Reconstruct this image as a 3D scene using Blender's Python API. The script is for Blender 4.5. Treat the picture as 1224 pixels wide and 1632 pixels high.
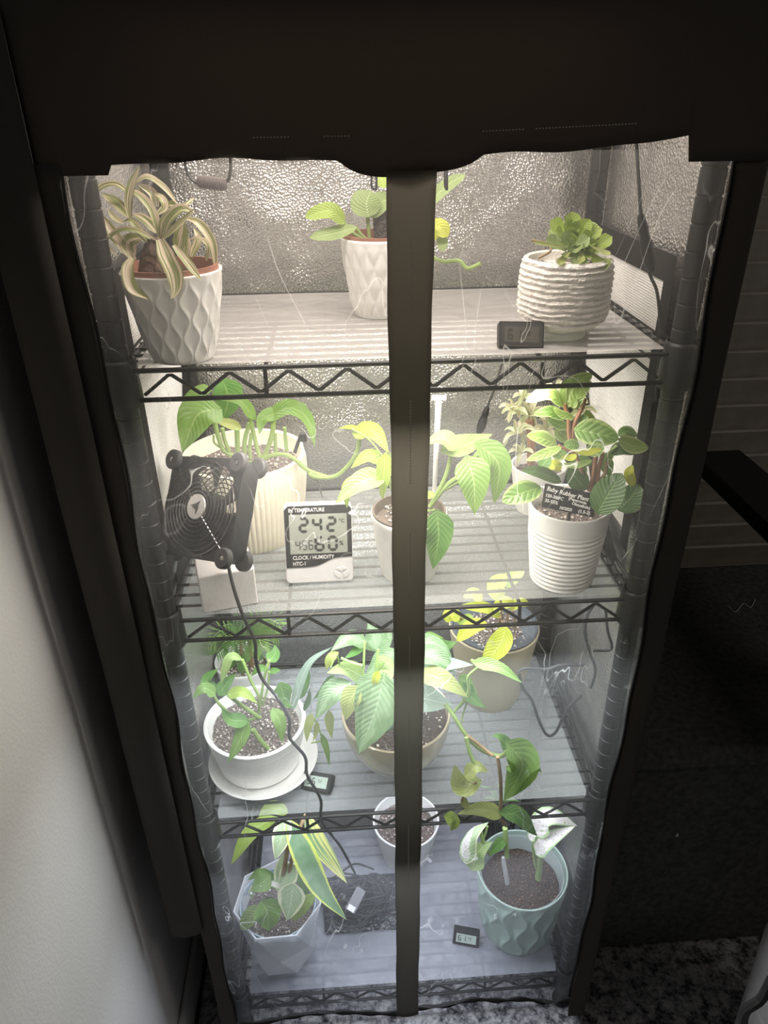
import bpy, math, random
from mathutils import Vector, Matrix, noise
random.seed(7)
PI=math.pi
for o in list(bpy.data.objects): bpy.data.objects.remove(o)
scn=bpy.context.scene; COL=scn.collection
V=Vector
# ---------------------------------------------------------------- camera
CAM=V((-.0659,-.7385,1.4698)); PITCH,YAW,ROLL,FPX=.5021,.0564,-.0149,1164.3
FW=V((math.sin(YAW)*math.cos(PITCH),math.cos(YAW)*math.cos(PITCH),-math.sin(PITCH)))
_r=V((math.cos(YAW),-math.sin(YAW),0)); _u=_r.cross(FW)
RT=_r*math.cos(ROLL)+_u*math.sin(ROLL); UP=-_r*math.sin(ROLL)+_u*math.cos(ROLL)
cd=bpy.data.cameras.new('camera'); cam=bpy.data.objects.new('camera',cd); COL.objects.link(cam)
cam.matrix_world=Matrix(((RT.x,UP.x,-FW.x,CAM.x),(RT.y,UP.y,-FW.y,CAM.y),(RT.z,UP.z,-FW.z,CAM.z),(0,0,0,1)))
cd.sensor_fit='VERTICAL'; cd.sensor_height=36; cd.sensor_width=27; cd.lens=FPX/1632*36; cd.clip_start=.02
scn.camera=cam
# ---------------------------------------------------------------- world, lights, exposure
scn.view_settings.view_transform='Standard'; scn.view_settings.look='None'
scn.view_settings.gamma=1; scn.view_settings.exposure=0.0; scn.view_settings.use_curve_mapping=False
w=bpy.data.worlds.new('world'); scn.world=w; w.use_nodes=True
w.node_tree.nodes['Background'].inputs[0].default_value=(.75,.72,.68,1)
w.node_tree.nodes['Background'].inputs[1].default_value=.035
def area(name,loc,sx,sy,power,col,rot=(0,0,0),spread=PI):
    l=bpy.data.lights.new(name,'AREA'); l.shape='RECTANGLE'; l.size=sx; l.size_y=sy; l.energy=power; l.color=col; l.spread=spread
    o=bpy.data.objects.new(name,l); o.location=loc; o.rotation_euler=rot; COL.objects.link(o); return o
SZ=[1.2419,.9274,.5599,.1]          # heights of the four shelves in view
TOPZ=1.60
for lz,pw,lc in ((TOPZ-.05,2.1,(1,.90,.80)),(SZ[0]-.045,2.1,(1,.94,.86)),(SZ[1]-.045,2.3,(.88,.95,1)),(SZ[2]-.045,1.65,(.79,.85,1))):
    area('grow_light',(-.02,.02,lz),.38 if lz>1 else .52,.05,pw*(.78 if lz>1 else .68),lc)
    area('grow_light',(-.02,.23,lz),.46,.14,pw*.56,lc)
area('room_fill',(1.9,-.9,2.3),.8,.8,3.2,(1,.9,.8),(math.radians(20),math.radians(42),0))  # unseen lamp, added to lift the slats and the dark right side
# ---------------------------------------------------------------- pixel of the 1224x1632 picture -> point at depth Y (or height Z)
def ray(px,py): return FW+RT*((px-612)/FPX)-UP*((py-816)/FPX)
def at(px,py,Y): d=ray(px,py); return CAM+d*((Y-CAM.y)/d.y)
def atz(px,py,Z): d=ray(px,py); return CAM+d*((Z-CAM.z)/d.z)
def depth(p): return (V(p)-CAM).dot(FW)
# ---------------------------------------------------------------- materials
MATS={}
def mat(name,col=(.8,.8,.8),rough=.5,metal=0,var=.0,scale=30,bump=0,bscale=60,emit=None,trans=0,spec=.5,coat=0,detail=4):
    if name in MATS: return MATS[name]
    m=bpy.data.materials.new(name); m.use_nodes=True; nt=m.node_tree; n=nt.nodes; L=nt.links
    b=n['Principled BSDF']; b.inputs['Roughness'].default_value=rough; b.inputs['Metallic'].default_value=metal
    b.inputs['Specular IOR Level'].default_value=spec; b.inputs['Coat Weight'].default_value=coat
    tc=n.new('ShaderNodeTexCoord')
    nz=n.new('ShaderNodeTexNoise'); nz.inputs['Scale'].default_value=scale; nz.inputs['Detail'].default_value=detail; L.new(tc.outputs['Object'],nz.inputs[0])
    cr=n.new('ShaderNodeValToRGB'); L.new(nz.outputs['Fac'],cr.inputs[0])
    c0=[max(0,c*(1-var)) for c in col]; c1=[min(1,c*(1+var)) for c in col]
    cr.color_ramp.elements[0].color=(*c0,1); cr.color_ramp.elements[1].color=(*c1,1)
    cr.color_ramp.elements[0].position=.3; cr.color_ramp.elements[1].position=.7
    L.new(cr.outputs[0],b.inputs['Base Color'])
    if bump:
        n2=n.new('ShaderNodeTexNoise'); n2.inputs['Scale'].default_value=bscale; L.new(tc.outputs['Object'],n2.inputs[0])
        bp=n.new('ShaderNodeBump'); bp.inputs['Strength'].default_value=bump; bp.inputs['Distance'].default_value=.01
        L.new(n2.outputs['Fac'],bp.inputs['Height']); L.new(bp.outputs[0],b.inputs['Normal'])
    if emit: b.inputs['Emission Color'].default_value=(*emit[0],1); b.inputs['Emission Strength'].default_value=emit[1]
    if trans:
        t=n.new('ShaderNodeBsdfTranslucent'); L.new(cr.outputs[0],t.inputs[0]); mx=n.new('ShaderNodeMixShader'); mx.inputs[0].default_value=trans
        L.new(b.outputs[0],mx.inputs[1]); L.new(t.outputs[0],mx.inputs[2]); L.new(mx.outputs[0],n['Material Output'].inputs[0])
    MATS[name]=m; return m
def nodes(name):
    m=bpy.data.materials.new(name); m.use_nodes=True; nt=m.node_tree; return m,nt.nodes,nt.links
def fabric(name,col,tr):
    m,n,L=nodes(name); b=n['Principled BSDF']; b.inputs['Base Color'].default_value=(*col,1); b.inputs['Roughness'].default_value=.85; b.inputs['Specular IOR Level'].default_value=.15
    tc=n.new('ShaderNodeTexCoord'); wv=n.new('ShaderNodeTexWave'); wv.inputs['Scale'].default_value=300; L.new(tc.outputs['Object'],wv.inputs[0])
    bp=n.new('ShaderNodeBump'); bp.inputs['Strength'].default_value=.15; bp.inputs['Distance'].default_value=.001; L.new(wv.outputs['Fac'],bp.inputs['Height']); L.new(bp.outputs[0],b.inputs['Normal'])
    t=n.new('ShaderNodeBsdfTranslucent'); t.inputs[0].default_value=(*tr,1)
    a=n.new('ShaderNodeAddShader'); L.new(b.outputs[0],a.inputs[0]); L.new(t.outputs[0],a.inputs[1]); L.new(a.outputs[0],n['Material Output'].inputs[0])
    return m
M_black=fabric('black_fabric',(.07,.064,.058),(.046,.038,.031))  # translucent tint imitates lens glare over the black cover
M_strip=fabric('zipper_fabric',(.03,.029,.027),(.20,.19,.17))  # stronger translucent tint: glare over the strip put into its colour
M_bind=fabric('black_binding',(.015,.014,.013),(.008,.008,.008))
def mylar():
    m,n,L=nodes('reflective_film'); b=n['Principled BSDF']
    b.inputs['Base Color'].default_value=(.60,.585,.565,1); b.inputs['Metallic'].default_value=.85; b.inputs['Roughness'].default_value=.25
    tc=n.new('ShaderNodeTexCoord'); vo=n.new('ShaderNodeTexVoronoi'); vo.inputs['Scale'].default_value=300; L.new(tc.outputs['Object'],vo.inputs[0])
    nz=n.new('ShaderNodeTexNoise'); nz.inputs['Scale'].default_value=7; nz.inputs['Detail'].default_value=2; L.new(tc.outputs['Object'],nz.inputs[0])
    b1=n.new('ShaderNodeBump'); b1.inputs['Strength'].default_value=.45; b1.inputs['Distance'].default_value=.05; L.new(nz.outputs['Fac'],b1.inputs['Height'])
    b2=n.new('ShaderNodeBump'); b2.inputs['Strength'].default_value=.55; b2.inputs['Distance'].default_value=.0022; L.new(vo.outputs['Distance'],b2.inputs['Height']); L.new(b1.outputs[0],b2.inputs['Normal'])
    L.new(b2.outputs[0],b.inputs['Normal']); return m
M_mylar=mylar()
def pvc():
    m,n,L=nodes('clear_vinyl'); out=n['Material Output']; n.remove(n['Principled BSDF'])
    tc=n.new('ShaderNodeTexCoord'); mp=n.new('ShaderNodeMapping'); mp.inputs['Scale'].default_value=(1,1,.45); L.new(tc.outputs['Object'],mp.inputs[0])
    nz=n.new('ShaderNodeTexNoise'); nz.inputs['Scale'].default_value=10; nz.inputs['Detail'].default_value=3; nz.inputs['Distortion'].default_value=.9; L.new(mp.outputs[0],nz.inputs[0])
    s=n.new('ShaderNodeMath'); s.operation='SUBTRACT'; s.inputs[1].default_value=.5; L.new(nz.outputs['Fac'],s.inputs[0])
    a=n.new('ShaderNodeMath'); a.operation='ABSOLUTE'; L.new(s.outputs[0],a.inputs[0])
    r=n.new('ShaderNodeMapRange'); r.inputs[1].default_value=0; r.inputs[2].default_value=.004; r.inputs[3].default_value=1; r.inputs[4].default_value=0; L.new(a.outputs[0],r.inputs[0])
    n2=n.new('ShaderNodeTexNoise'); n2.inputs['Scale'].default_value=6; L.new(tc.outputs['Object'],n2.inputs[0])
    r2=n.new('ShaderNodeMapRange'); r2.inputs[1].default_value=.46; r2.inputs[2].default_value=.62; L.new(n2.outputs['Fac'],r2.inputs[0])
    mu=n.new('ShaderNodeMath'); mu.operation='MULTIPLY'; L.new(r.outputs[0],mu.inputs[0]); L.new(r2.outputs[0],mu.inputs[1])
    mu2=n.new('ShaderNodeMath'); mu2.operation='MULTIPLY_ADD'; mu2.inputs[1].default_value=.42; mu2.inputs[2].default_value=.052; L.new(mu.outputs[0],mu2.inputs[0])  # even haze imitates lens veil; masked lines paint the crease highlights
    tr=n.new('ShaderNodeBsdfTransparent'); tr.inputs[0].default_value=(.99,.99,.99,1)
    tl=n.new('ShaderNodeBsdfTranslucent'); tl.inputs[0].default_value=(1,1,1,1)
    gl=n.new('ShaderNodeBsdfGlossy'); gl.inputs['Roughness'].default_value=.08
    bp=n.new('ShaderNodeBump'); bp.inputs['Strength'].default_value=.5; bp.inputs['Distance'].default_value=.02; L.new(nz.outputs['Fac'],bp.inputs['Height']); L.new(bp.outputs[0],gl.inputs['Normal'])
    fr=n.new('ShaderNodeFresnel'); fr.inputs[0].default_value=1.4
    m1=n.new('ShaderNodeMixShader'); L.new(mu2.outputs[0],m1.inputs[0]); L.new(tr.outputs[0],m1.inputs[1]); L.new(tl.outputs[0],m1.inputs[2])
    m2=n.new('ShaderNodeMixShader'); L.new(fr.outputs[0],m2.inputs[0]); L.new(m1.outputs[0],m2.inputs[1]); L.new(gl.outputs[0],m2.inputs[2])
    L.new(m2.outputs[0],out.inputs[0]); return m
M_pvc=pvc()
def liner(name,tfac,col):
    m,n,L=nodes(name); b=n['Principled BSDF']; b.inputs['Base Color'].default_value=(*col,1); b.inputs['Roughness'].default_value=.22
    tc=n.new('ShaderNodeTexCoord'); nz=n.new('ShaderNodeTexNoise'); nz.inputs['Scale'].default_value=14; nz.inputs['Distortion'].default_value=1; L.new(tc.outputs['Object'],nz.inputs[0])
    bp=n.new('ShaderNodeBump'); bp.inputs['Strength'].default_value=.35; bp.inputs['Distance'].default_value=.012; L.new(nz.outputs['Fac'],bp.inputs['Height']); L.new(bp.outputs[0],b.inputs['Normal'])
    tr=n.new('ShaderNodeBsdfTransparent'); mx=n.new('ShaderNodeMixShader'); mx.inputs[0].default_value=1-tfac
    L.new(tr.outputs[0],mx.inputs[1]); L.new(b.outputs[0],mx.inputs[2]); L.new(mx.outputs[0],n['Material Output'].inputs[0]); return m
def clear(name,col,tfac=.7):
    m,n,L=nodes(name); b=n['Principled BSDF']; b.inputs['Base Color'].default_value=(*col,1); b.inputs['Roughness'].default_value=.1
    tr=n.new('ShaderNodeBsdfTransparent'); mx=n.new('ShaderNodeMixShader'); mx.inputs[0].default_value=1-tfac
    L.new(tr.outputs[0],mx.inputs[1]); L.new(b.outputs[0],mx.inputs[2]); L.new(mx.outputs[0],n['Material Output'].inputs[0]); return m
def leafmat(name,base,light,edge=None,stripe=0,blotch=None,vein=10,rough=.38,tr=.3,halves=None):
    """u across (0..1), v along"""
    m,n,L=nodes(name); b=n['Principled BSDF']; b.inputs['Roughness'].default_value=rough; b.inputs['Specular IOR Level'].default_value=.4
    uv=n.new('ShaderNodeUVMap'); uv.uv_map='UVMap'; sp=n.new('ShaderNodeSeparateXYZ'); L.new(uv.outputs[0],sp.inputs[0])
    def mth(op,a,bv=None,c=None):
        k=n.new('ShaderNodeMath'); k.operation=op
        for i,x in enumerate((a,bv,c)):
            if x is None: continue
            if isinstance(x,(int,float)): k.inputs[i].default_value=x
            else: L.new(x,k.inputs[i])
        return k.outputs[0]
    def ramp(x,stops):
        k=n.new('ShaderNodeMapRange'); k.inputs[1].default_value=stops[0]; k.inputs[2].default_value=stops[1]; L.new(x,k.inputs[0]); return k.outputs[0]
    def mix(f,a,bv):
        k=n.new('ShaderNodeMix'); k.data_type='RGBA'; L.new(f,k.inputs[0])
        for i,x in ((6,a),(7,bv)):
            if isinstance(x,tuple): k.inputs[i].default_value=(*x,1)
            else: L.new(x,k.inputs[i])
        return k.outputs[2]
    au=mth('ABSOLUTE',mth('SUBTRACT',sp.outputs[0],.5))          # 0 midrib .5 margin
    tc=n.new('ShaderNodeTexCoord')
    nz=n.new('ShaderNodeTexNoise'); nz.inputs['Scale'].default_value=45; nz.inputs['Detail'].default_value=3; L.new(tc.outputs['Object'],nz.inputs[0])
    c=mix(ramp(nz.outputs['Fac'],(.3,.75)),base,tuple(.75*a+.25*b_ for a,b_ in zip(base,light)))
    if halves:
        nn=n.new('ShaderNodeTexNoise'); nn.inputs['Scale'].default_value=3.2; L.new(uv.outputs[0],nn.inputs[0])
        c=mix(ramp(mth('ADD',mth('SUBTRACT',.32,au),mth('MULTIPLY',mth('SUBTRACT',nn.outputs['Fac'],.5),.9)),(.0,.12)),c,halves)
    if stripe:
        cmb=n.new('ShaderNodeCombineXYZ'); L.new(mth('MULTIPLY',sp.outputs[0],stripe),cmb.inputs[0]); L.new(mth('MULTIPLY',sp.outputs[1],.7),cmb.inputs[1])
        oi=n.new('ShaderNodeObjectInfo'); L.new(mth('MULTIPLY',oi.outputs['Random'],40),cmb.inputs[2])
        n3=n.new('ShaderNodeTexNoise'); n3.inputs['Scale'].default_value=1; n3.inputs['Detail'].default_value=1; L.new(cmb.outputs[0],n3.inputs[0])
        c=mix(ramp(n3.outputs['Fac'],(.47,.55)),c,edge)
    elif edge:
        c=mix(ramp(mth('ADD',au,mth('MULTIPLY',nz.outputs['Fac'],.12)),(.42,.47)),c,edge)
    if blotch:
        n4=n.new('ShaderNodeTexNoise'); n4.inputs['Scale'].default_value=260; n4.inputs['Detail'].default_value=2; L.new(tc.outputs['Object'],n4.inputs[0])
        c=mix(ramp(n4.outputs['Fac'],(.60,.66)),c,blotch)
    # midrib and side veins
    wv=mth('ABSOLUTE',mth('SINE',mth('MULTIPLY',mth('SUBTRACT',sp.outputs[1],mth('MULTIPLY',au,.55)),vein*PI)))
    ve=mth('MULTIPLY',ramp(wv,(.16,0)),.35); mid=ramp(au,(.030,.012))
    if vein: c=mix(mth('MAXIMUM',ve,mth('MULTIPLY',mid,.8)),c,light)
    L.new(c,b.inputs['Base Color'])
    bp=n.new('ShaderNodeBump'); bp.inputs['Strength'].default_value=.35; bp.inputs['Distance'].default_value=.0012
    L.new(mth('ADD',wv,nz.outputs['Fac']),bp.inputs['Height']); L.new(bp.outputs[0],b.inputs['Normal'])
    t=n.new('ShaderNodeBsdfTranslucent'); L.new(c,t.inputs[0]); mx=n.new('ShaderNodeMixShader'); mx.inputs[0].default_value=tr
    L.new(b.outputs[0],mx.inputs[1]); L.new(t.outputs[0],mx.inputs[2]); L.new(mx.outputs[0],n['Material Output'].inputs[0]); return m
LM=dict(
 strap=leafmat('strap_leaf',(.23,.27,.07),(.55,.55,.30),edge=(.74,.62,.46),stripe=6,vein=0),
 pothos=leafmat('pothos_leaf',(.16,.29,.06),(.36,.47,.18)),
 lightgreen=leafmat('light_leaf',(.26,.36,.12),(.50,.60,.30)),
 lime=leafmat('lime_leaf',(.52,.56,.05),(.70,.72,.22)),
 bright=leafmat('bright_leaf',(.29,.41,.06),(.50,.60,.17)),
 green=leafmat('green_leaf',(.10,.24,.05),(.30,.45,.15)),
 dark=leafmat('dark_leaf',(.045,.10,.025),(.14,.22,.08),tr=.12),
 rubber=leafmat('rubber_leaf',(.13,.24,.055),(.28,.40,.14),edge=(.33,.42,.16),vein=6,rough=.22),
 rubberlight=leafmat('rubber_young_leaf',(.21,.32,.07),(.4,.5,.18),edge=(.40,.48,.2),vein=6,rough=.25),
 brasil=leafmat('heart_leaf_variegated',(.17,.27,.12),(.42,.54,.32),halves=(.29,.41,.22),vein=12,rough=.3),
 silver=leafmat('silver_leaf',(.27,.36,.28),(.5,.58,.50),halves=(.32,.40,.32),vein=12,rough=.25),
 olive=leafmat('olive_leaf',(.33,.38,.11),(.5,.52,.25)),
 white=leafmat('white_leaf',(.84,.78,.74),(.92,.88,.84),edge=(.45,.62,.3),blotch=(.42,.52,.24),vein=7),
 cream=leafmat('cream_edged_leaf',(.40,.52,.26),(.70,.74,.50),edge=(.82,.84,.56),vein=9,halves=(.46,.60,.34)),
 dracaena=leafmat('long_striped_leaf',(.17,.30,.15),(.6,.68,.5),edge=(.66,.74,.16),stripe=0,vein=0,rough=.3),
 dracyel=leafmat('yellow_striped_leaf',(.24,.42,.2),(.8,.8,.4),edge=(.86,.84,.30),stripe=5,vein=0,rough=.3),
 tradpale=leafmat('pale_striped_leaf',(.36,.46,.20),(.8,.75,.6),edge=(.80,.70,.52),stripe=5,vein=0),
)
M_post=mat('black_powder_coat',(.012,.012,.012),.42,0,var=.1,spec=.35)
M_wire=mat('black_wire',(.022,.022,.022),.4,.2)
M_white=mat('white_ceramic',(.88,.86,.83),.4,var=.03,scale=60,coat=.2)
M_plain=mat('white_plastic',(.82,.80,.80),.45,var=.02)
M_cream=mat('cream_ceramic',(.80,.74,.60),.45,var=.04)
M_terra=mat('terracotta',(.33,.145,.095),.7,var=.12)
M_tan=mat('tan_ceramic',(.47,.40,.27),.45,var=.08,scale=8)
M_bowl=mat('glazed_taupe',(.47,.39,.26),.15,var=.12,scale=7,coat=.7)
M_mint=mat('mint_plastic',(.50,.64,.56),.4,var=.05,trans=.12)
M_frost=mat('frosted_plastic',(.88,.89,.92),.35,trans=.45,var=.03)
M_soil=mat('potting_soil',(.075,.048,.035),.95,var=.8,scale=320,bump=1,bscale=260)
M_gsoil=mat('gritty_soil',(.20,.16,.14),.95,var=.8,scale=380,bump=1,bscale=260)
M_brown=mat('brown_plastic',(.16,.12,.09),.5)
M_peb=mat('perlite_grit',(.62,.55,.50),.8,var=.5,scale=40)
M_bark=mat('bark',(.11,.065,.045),.85,var=.6,scale=60,bump=.8,bscale=90)
M_stem=mat('green_stem',(.30,.42,.13),.5,var=.2,trans=.15)
M_rstem=mat('reddish_stem',(.34,.17,.09),.5,var=.3)
M_bstem=mat('brown_stem',(.30,.20,.10),.6,var=.3)
M_dark=mat('black_plastic',(.014,.014,.015),.45,spec=.35)
M_rubberb=mat('black_rubber',(.035,.034,.034),.6)
M_lcd=mat('lcd_face',(.40,.42,.36),.25)
M_lcdb=mat('bright_lcd_face',(.62,.72,.64),.25)
M_ink=mat('lcd_ink',(.03,.035,.03),.4)
M_print=mat('white_print',(.85,.84,.82),.5)
M_foam=mat('white_foam',(.84,.80,.78),.8,var=.03,scale=200,bump=.08,bscale=500)
M_hub=mat('fan_hub_sticker',(.55,.52,.50),.3,.4)
M_clear=clear('clear_plastic',(.8,.85,.85),.72)
# ---------------------------------------------------------------- mesh helpers
def wloc(p):
    v=V((0,0,0))
    while p: v+=p.location; p=p.parent
    return v
class MB:
    def __init__(s): s.v=[];s.f=[];s.uv=None;s.fm=[]
    def add(s,vs,fs):
        o=len(s.v); s.v+= [V(x) for x in vs]; s.f+=[tuple(i+o for i in f) for f in fs]; return s
    def box(s,c,d,R=None):
        c=V(c);h=V(d)/2; vs=[]
        for x in(-1,1):
            for y in(-1,1):
                for z in(-1,1):
                    q=V((x*h.x,y*h.y,z*h.z)); vs.append(c+(R@q if R else q))
        return s.add(vs,[(0,1,3,2),(4,6,7,5),(0,4,5,1),(2,3,7,6),(0,2,6,4),(1,5,7,3)])
    def tube(s,pts,r,n=8,cap=True,closed=False):
        pts=[V(p) for p in pts]; m=len(pts); rs=r if isinstance(r,(list,tuple)) else [r]*m
        vs=[];T0=None;N=None
        for i,p in enumerate(pts):
            if closed: t=pts[(i+1)%m]-pts[i-1]
            else: t=pts[min(i+1,m-1)]-pts[max(i-1,0)]
            t=t.normalized() if t.length>1e-9 else V((0,0,1))
            if N is None: N=t.orthogonal().normalized()
            else:
                N=N-t*N.dot(t); N=N.normalized() if N.length>1e-6 else t.orthogonal().normalized()
            B=t.cross(N)
            for k in range(n):
                a=2*PI*k/n; vs.append(p+(N*math.cos(a)+B*math.sin(a))*rs[i])
        fs=[]
        for i in range(m if closed else m-1):
            j=(i+1)%m
            for k in range(n): fs.append((i*n+k,i*n+(k+1)%n,j*n+(k+1)%n,j*n+k))
        if cap and not closed: fs+= [tuple(range(n-1,-1,-1)),tuple((m-1)*n+k for k in range(n))]
        return s.add(vs,fs)
    def lathe(s,prof,c=(0,0,0),n=48,fn=None,R=None,cap=False):
        c=V(c); vs=[]
        for i,(r,z) in enumerate(prof):
            for k in range(n):
                a=2*PI*k/n; rr=r+(fn(a,z,i) if fn else 0); q=V((rr*math.cos(a),rr*math.sin(a),z)); vs.append(c+(R@q if R else q))
        fs=[(i*n+k,i*n+(k+1)%n,(i+1)*n+(k+1)%n,(i+1)*n+k) for i in range(len(prof)-1) for k in range(n)]
        if cap: fs+= [tuple(range(n-1,-1,-1)),tuple((len(prof)-1)*n+k for k in range(n))]
        return s.add(vs,fs)
    def prism(s,poly,z0,z1,R=None,c=(0,0,0)):
        c=V(c);m=len(poly); vs=[]
        for z in(z0,z1):
            for x,y in poly:
                q=V((x,y,z)); vs.append(c+(R@q if R else q))
        return s.add(vs,[tuple(range(m-1,-1,-1)),tuple(range(m,2*m))]+[(i,(i+1)%m,m+(i+1)%m,m+i) for i in range(m)])
    def build(s,name,m,parent=None,smooth=True,local=False,kind=None,label=None,bevel=0,fac=35):
        off=V((0,0,0)) if (local or parent is None) else wloc(parent)
        me=bpy.data.meshes.new(name); me.from_pydata([v-off for v in s.v],[],s.f); me.update()
        if s.uv:
            ul=me.uv_layers.new(name='UVMap')
            for lp in me.loops: ul.data[lp.index].uv=s.uv[lp.vertex_index]
        ms=m if isinstance(m,(list,tuple)) else [m]
        for x in ms: me.materials.append(x)
        if smooth:
            me.shade_smooth()
            try: me.set_sharp_from_angle(angle=math.radians(fac))
            except Exception: pass
        o=bpy.data.objects.new(name,me); COL.objects.link(o)
        if parent: o.parent=parent
        if kind: o['kind']=kind
        if label: o['label']=label
        if bevel:
            b=o.modifiers.new('b','BEVEL'); b.width=bevel; b.segments=3; b.limit_method='ANGLE'
        return o
def thing(name,label,cat,loc=(0,0,0),rot=(0,0,0),group=None):
    o=bpy.data.objects.new(name,None); o.empty_display_size=.02; o.location=loc; o.rotation_euler=rot; COL.objects.link(o)
    o['label']=label;o['category']=cat
    if group:o['group']=group
    return o
def tag(o,label,cat,group=None,kind=None):
    o['label']=label;o['category']=cat
    if group:o['group']=group
    if kind:o['kind']=kind
    return o
def struct(o): o['kind']='structure'; return o
def spline(pts,k=8):
    pts=[V(p) for p in pts]
    if len(pts)<3: return [pts[0].lerp(pts[-1],i/k) for i in range(k+1)]
    P=[pts[0]*2-pts[1]]+pts+[pts[-1]*2-pts[-2]]; out=[]
    for i in range(1,len(P)-2):
        for j in range(k):
            t=j/k; a,b,c,d=P[i-1:i+3]
            out.append(.5*((2*b)+(c-a)*t+(2*a-5*b+4*c-d)*t*t+(3*b-a-3*c+d)*t**3))
    out.append(pts[-1]); return out
def resample(pts,n):
    L=[0]
    for a,b in zip(pts,pts[1:]): L.append(L[-1]+(b-a).length)
    out=[];j=0
    for i in range(n+1):
        d=L[-1]*i/n
        while j<len(L)-2 and L[j+1]<d: j+=1
        s=(L[j+1]-L[j]) or 1e-9; out.append(pts[j].lerp(pts[j+1],min(1,(d-L[j])/s)))
    return out
SHAPES=dict(
 strap=lambda t: min(1,.45+2.2*t)*(1-max(0,(t-.55)/.45)**1.6)**.9,
 heart=lambda t: (min(1,(t*7)**.5) if t<.14 else 1)*(1-max(0,(t-.22)/.78)**1.5)**.95*.98+.02*(1-t),
 oval=lambda t: math.sin(PI*min(1,max(0,t))**.85)**.62,
 round=lambda t: math.sin(PI*min(1,max(0,t))**.95)**.5,
 lance=lambda t: math.sin(PI*t**.7)**.9,
 spoon=lambda t: (.25+.75*min(1,t/.7)**1.5)*(1 if t<.7 else math.sqrt(max(0,1-((t-.7)/.3)**2))),
)
def leaf(parent,pts,w,m,shape='heart',fold=.25,cup=.0,roll=0,wave=.03,name='leaf',nrm=None,n=14,nu=6,label=None):
    sp=resample(spline(pts,8),n); ln=sum((b-a).length for a,b in zip(sp,sp[1:])); f=SHAPES[shape]
    mb=MB(); mb.uv=[]; ph=random.random()*9
    for i,p in enumerate(sp):
        t=i/n; T=(sp[min(i+1,n)]-sp[max(i-1,0)]).normalized()
        N0=V(nrm) if nrm else ((CAM-p).normalized()*.75+V((0,0,.55))).normalized()
        N=N0-T*N0.dot(T); N=N.normalized() if N.length>.05 else T.orthogonal().normalized()
        if roll: N=Matrix.Rotation(roll,3,T)@N
        B=T.cross(N); hw=w/2*max(f(t),.015)
        if shape=='heart' and t<.14: back=(.14-t)*.9
        else: back=0
        for k in range(nu+1):
            u=-1+2*k/nu; au=abs(u)
            q=p+B*(u*hw*(1-.10*fold))-N*0+N*(fold*hw*au-cup*hw*au*au)+N*(wave*hw*2*math.sin(t*11+ph+u*2)*au)-T*(back*ln*au*1.0)
            mb.v.append(q); mb.uv.append((.5+u/2,t))
    for i in range(n):
        for k in range(nu):
            a=i*(nu+1)+k; mb.f.append((a,a+1,a+nu+2,a+nu+1))
    return mb.build(name,m,parent,fac=180,label=label)
class Crop:
    """picture crop: scale and origin, so that readings taken in a zoomed crop become points at depth Y"""
    def __init__(s,sc,ox,oy,Y,parent): s.s=sc;s.ox=ox;s.oy=oy;s.Y=Y;s.p=parent
    def pt(s,x,y,dy=0): return at(s.ox+x/s.s,s.oy+y/s.s,s.Y+dy)
    def leaf(s,pts,w,m,shape='heart',d0=0,d1=0,**k):
        n=len(pts)-1
        P=[s.pt(x,y,d0+(d1-d0)*i/n) for i,(x,y) in enumerate(pts)]
        wm=w/s.s*depth(P[len(P)//2])/FPX
        return leaf(s.p,P,wm,LM[m],shape,**k)
    def stem(s,pts,r,m=None,d0=0,d1=0,name='stem',r1=None):
        n=len(pts)-1
        P=spline([s.pt(x,y,d0+(d1-d0)*i/n) for i,(x,y) in enumerate(pts)],6)
        r1=r if r1 is None else r1
        return MB().tube(P,[r+(r1-r)*i/(len(P)-1) for i in range(len(P))],7).build(name,m or M_stem,s.p)
# ================================================================ STRUCTURE
def rugmat():
    m,n,L=nodes('mottled_rug'); b=n['Principled BSDF']; b.inputs['Roughness'].default_value=.95
    tc=n.new('ShaderNodeTexCoord'); a=n.new('ShaderNodeTexNoise'); a.inputs['Scale'].default_value=55; a.inputs['Detail'].default_value=8; a.inputs['Roughness'].default_value=.72; L.new(tc.outputs['Object'],a.inputs[0])
    c=n.new('ShaderNodeValToRGB'); L.new(a.outputs['Fac'],c.inputs[0]); e=c.color_ramp.elements; e[0].position=.40; e[0].color=(.05,.05,.06,1); e[1].position=.60; e[1].color=(.62,.61,.62,1)
    L.new(c.outputs[0],b.inputs[0])
    f=n.new('ShaderNodeTexNoise'); f.inputs['Scale'].default_value=500; L.new(tc.outputs['Object'],f.inputs[0]); bp=n.new('ShaderNodeBump'); bp.inputs['Strength'].default_value=.8; bp.inputs['Distance'].default_value=.003
    L.new(f.outputs['Fac'],bp.inputs['Height']); L.new(bp.outputs[0],b.inputs['Normal']); return m
M_floor=mat('dark_floorboards',(.05,.045,.04),.5,var=.3,scale=6)
M_wall=mat('plaster_wall',(.86,.85,.84),.8,var=.04,scale=5,bump=.10,bscale=240)
M_wallb=mat('dark_wall_paint',(.10,.095,.09),.8,var=.05,scale=5,bump=.3,bscale=120)
struct(MB().box((.4,-.5,-.02),(2.2,3.2,.04)).build('floor',M_floor))
struct(MB().box((-.43,-.55,1.2),(.06,3.0,2.4)).build('wall_left',M_wall))
struct(MB().box((.55,.95,1.2),(2.0,.06,2.4)).build('wall_back',M_wallb))
struct(MB().box((-.393,-.55,.04),(.012,3.0,.08)).build('baseboard_left',M_wall,bevel=.003))
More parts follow.
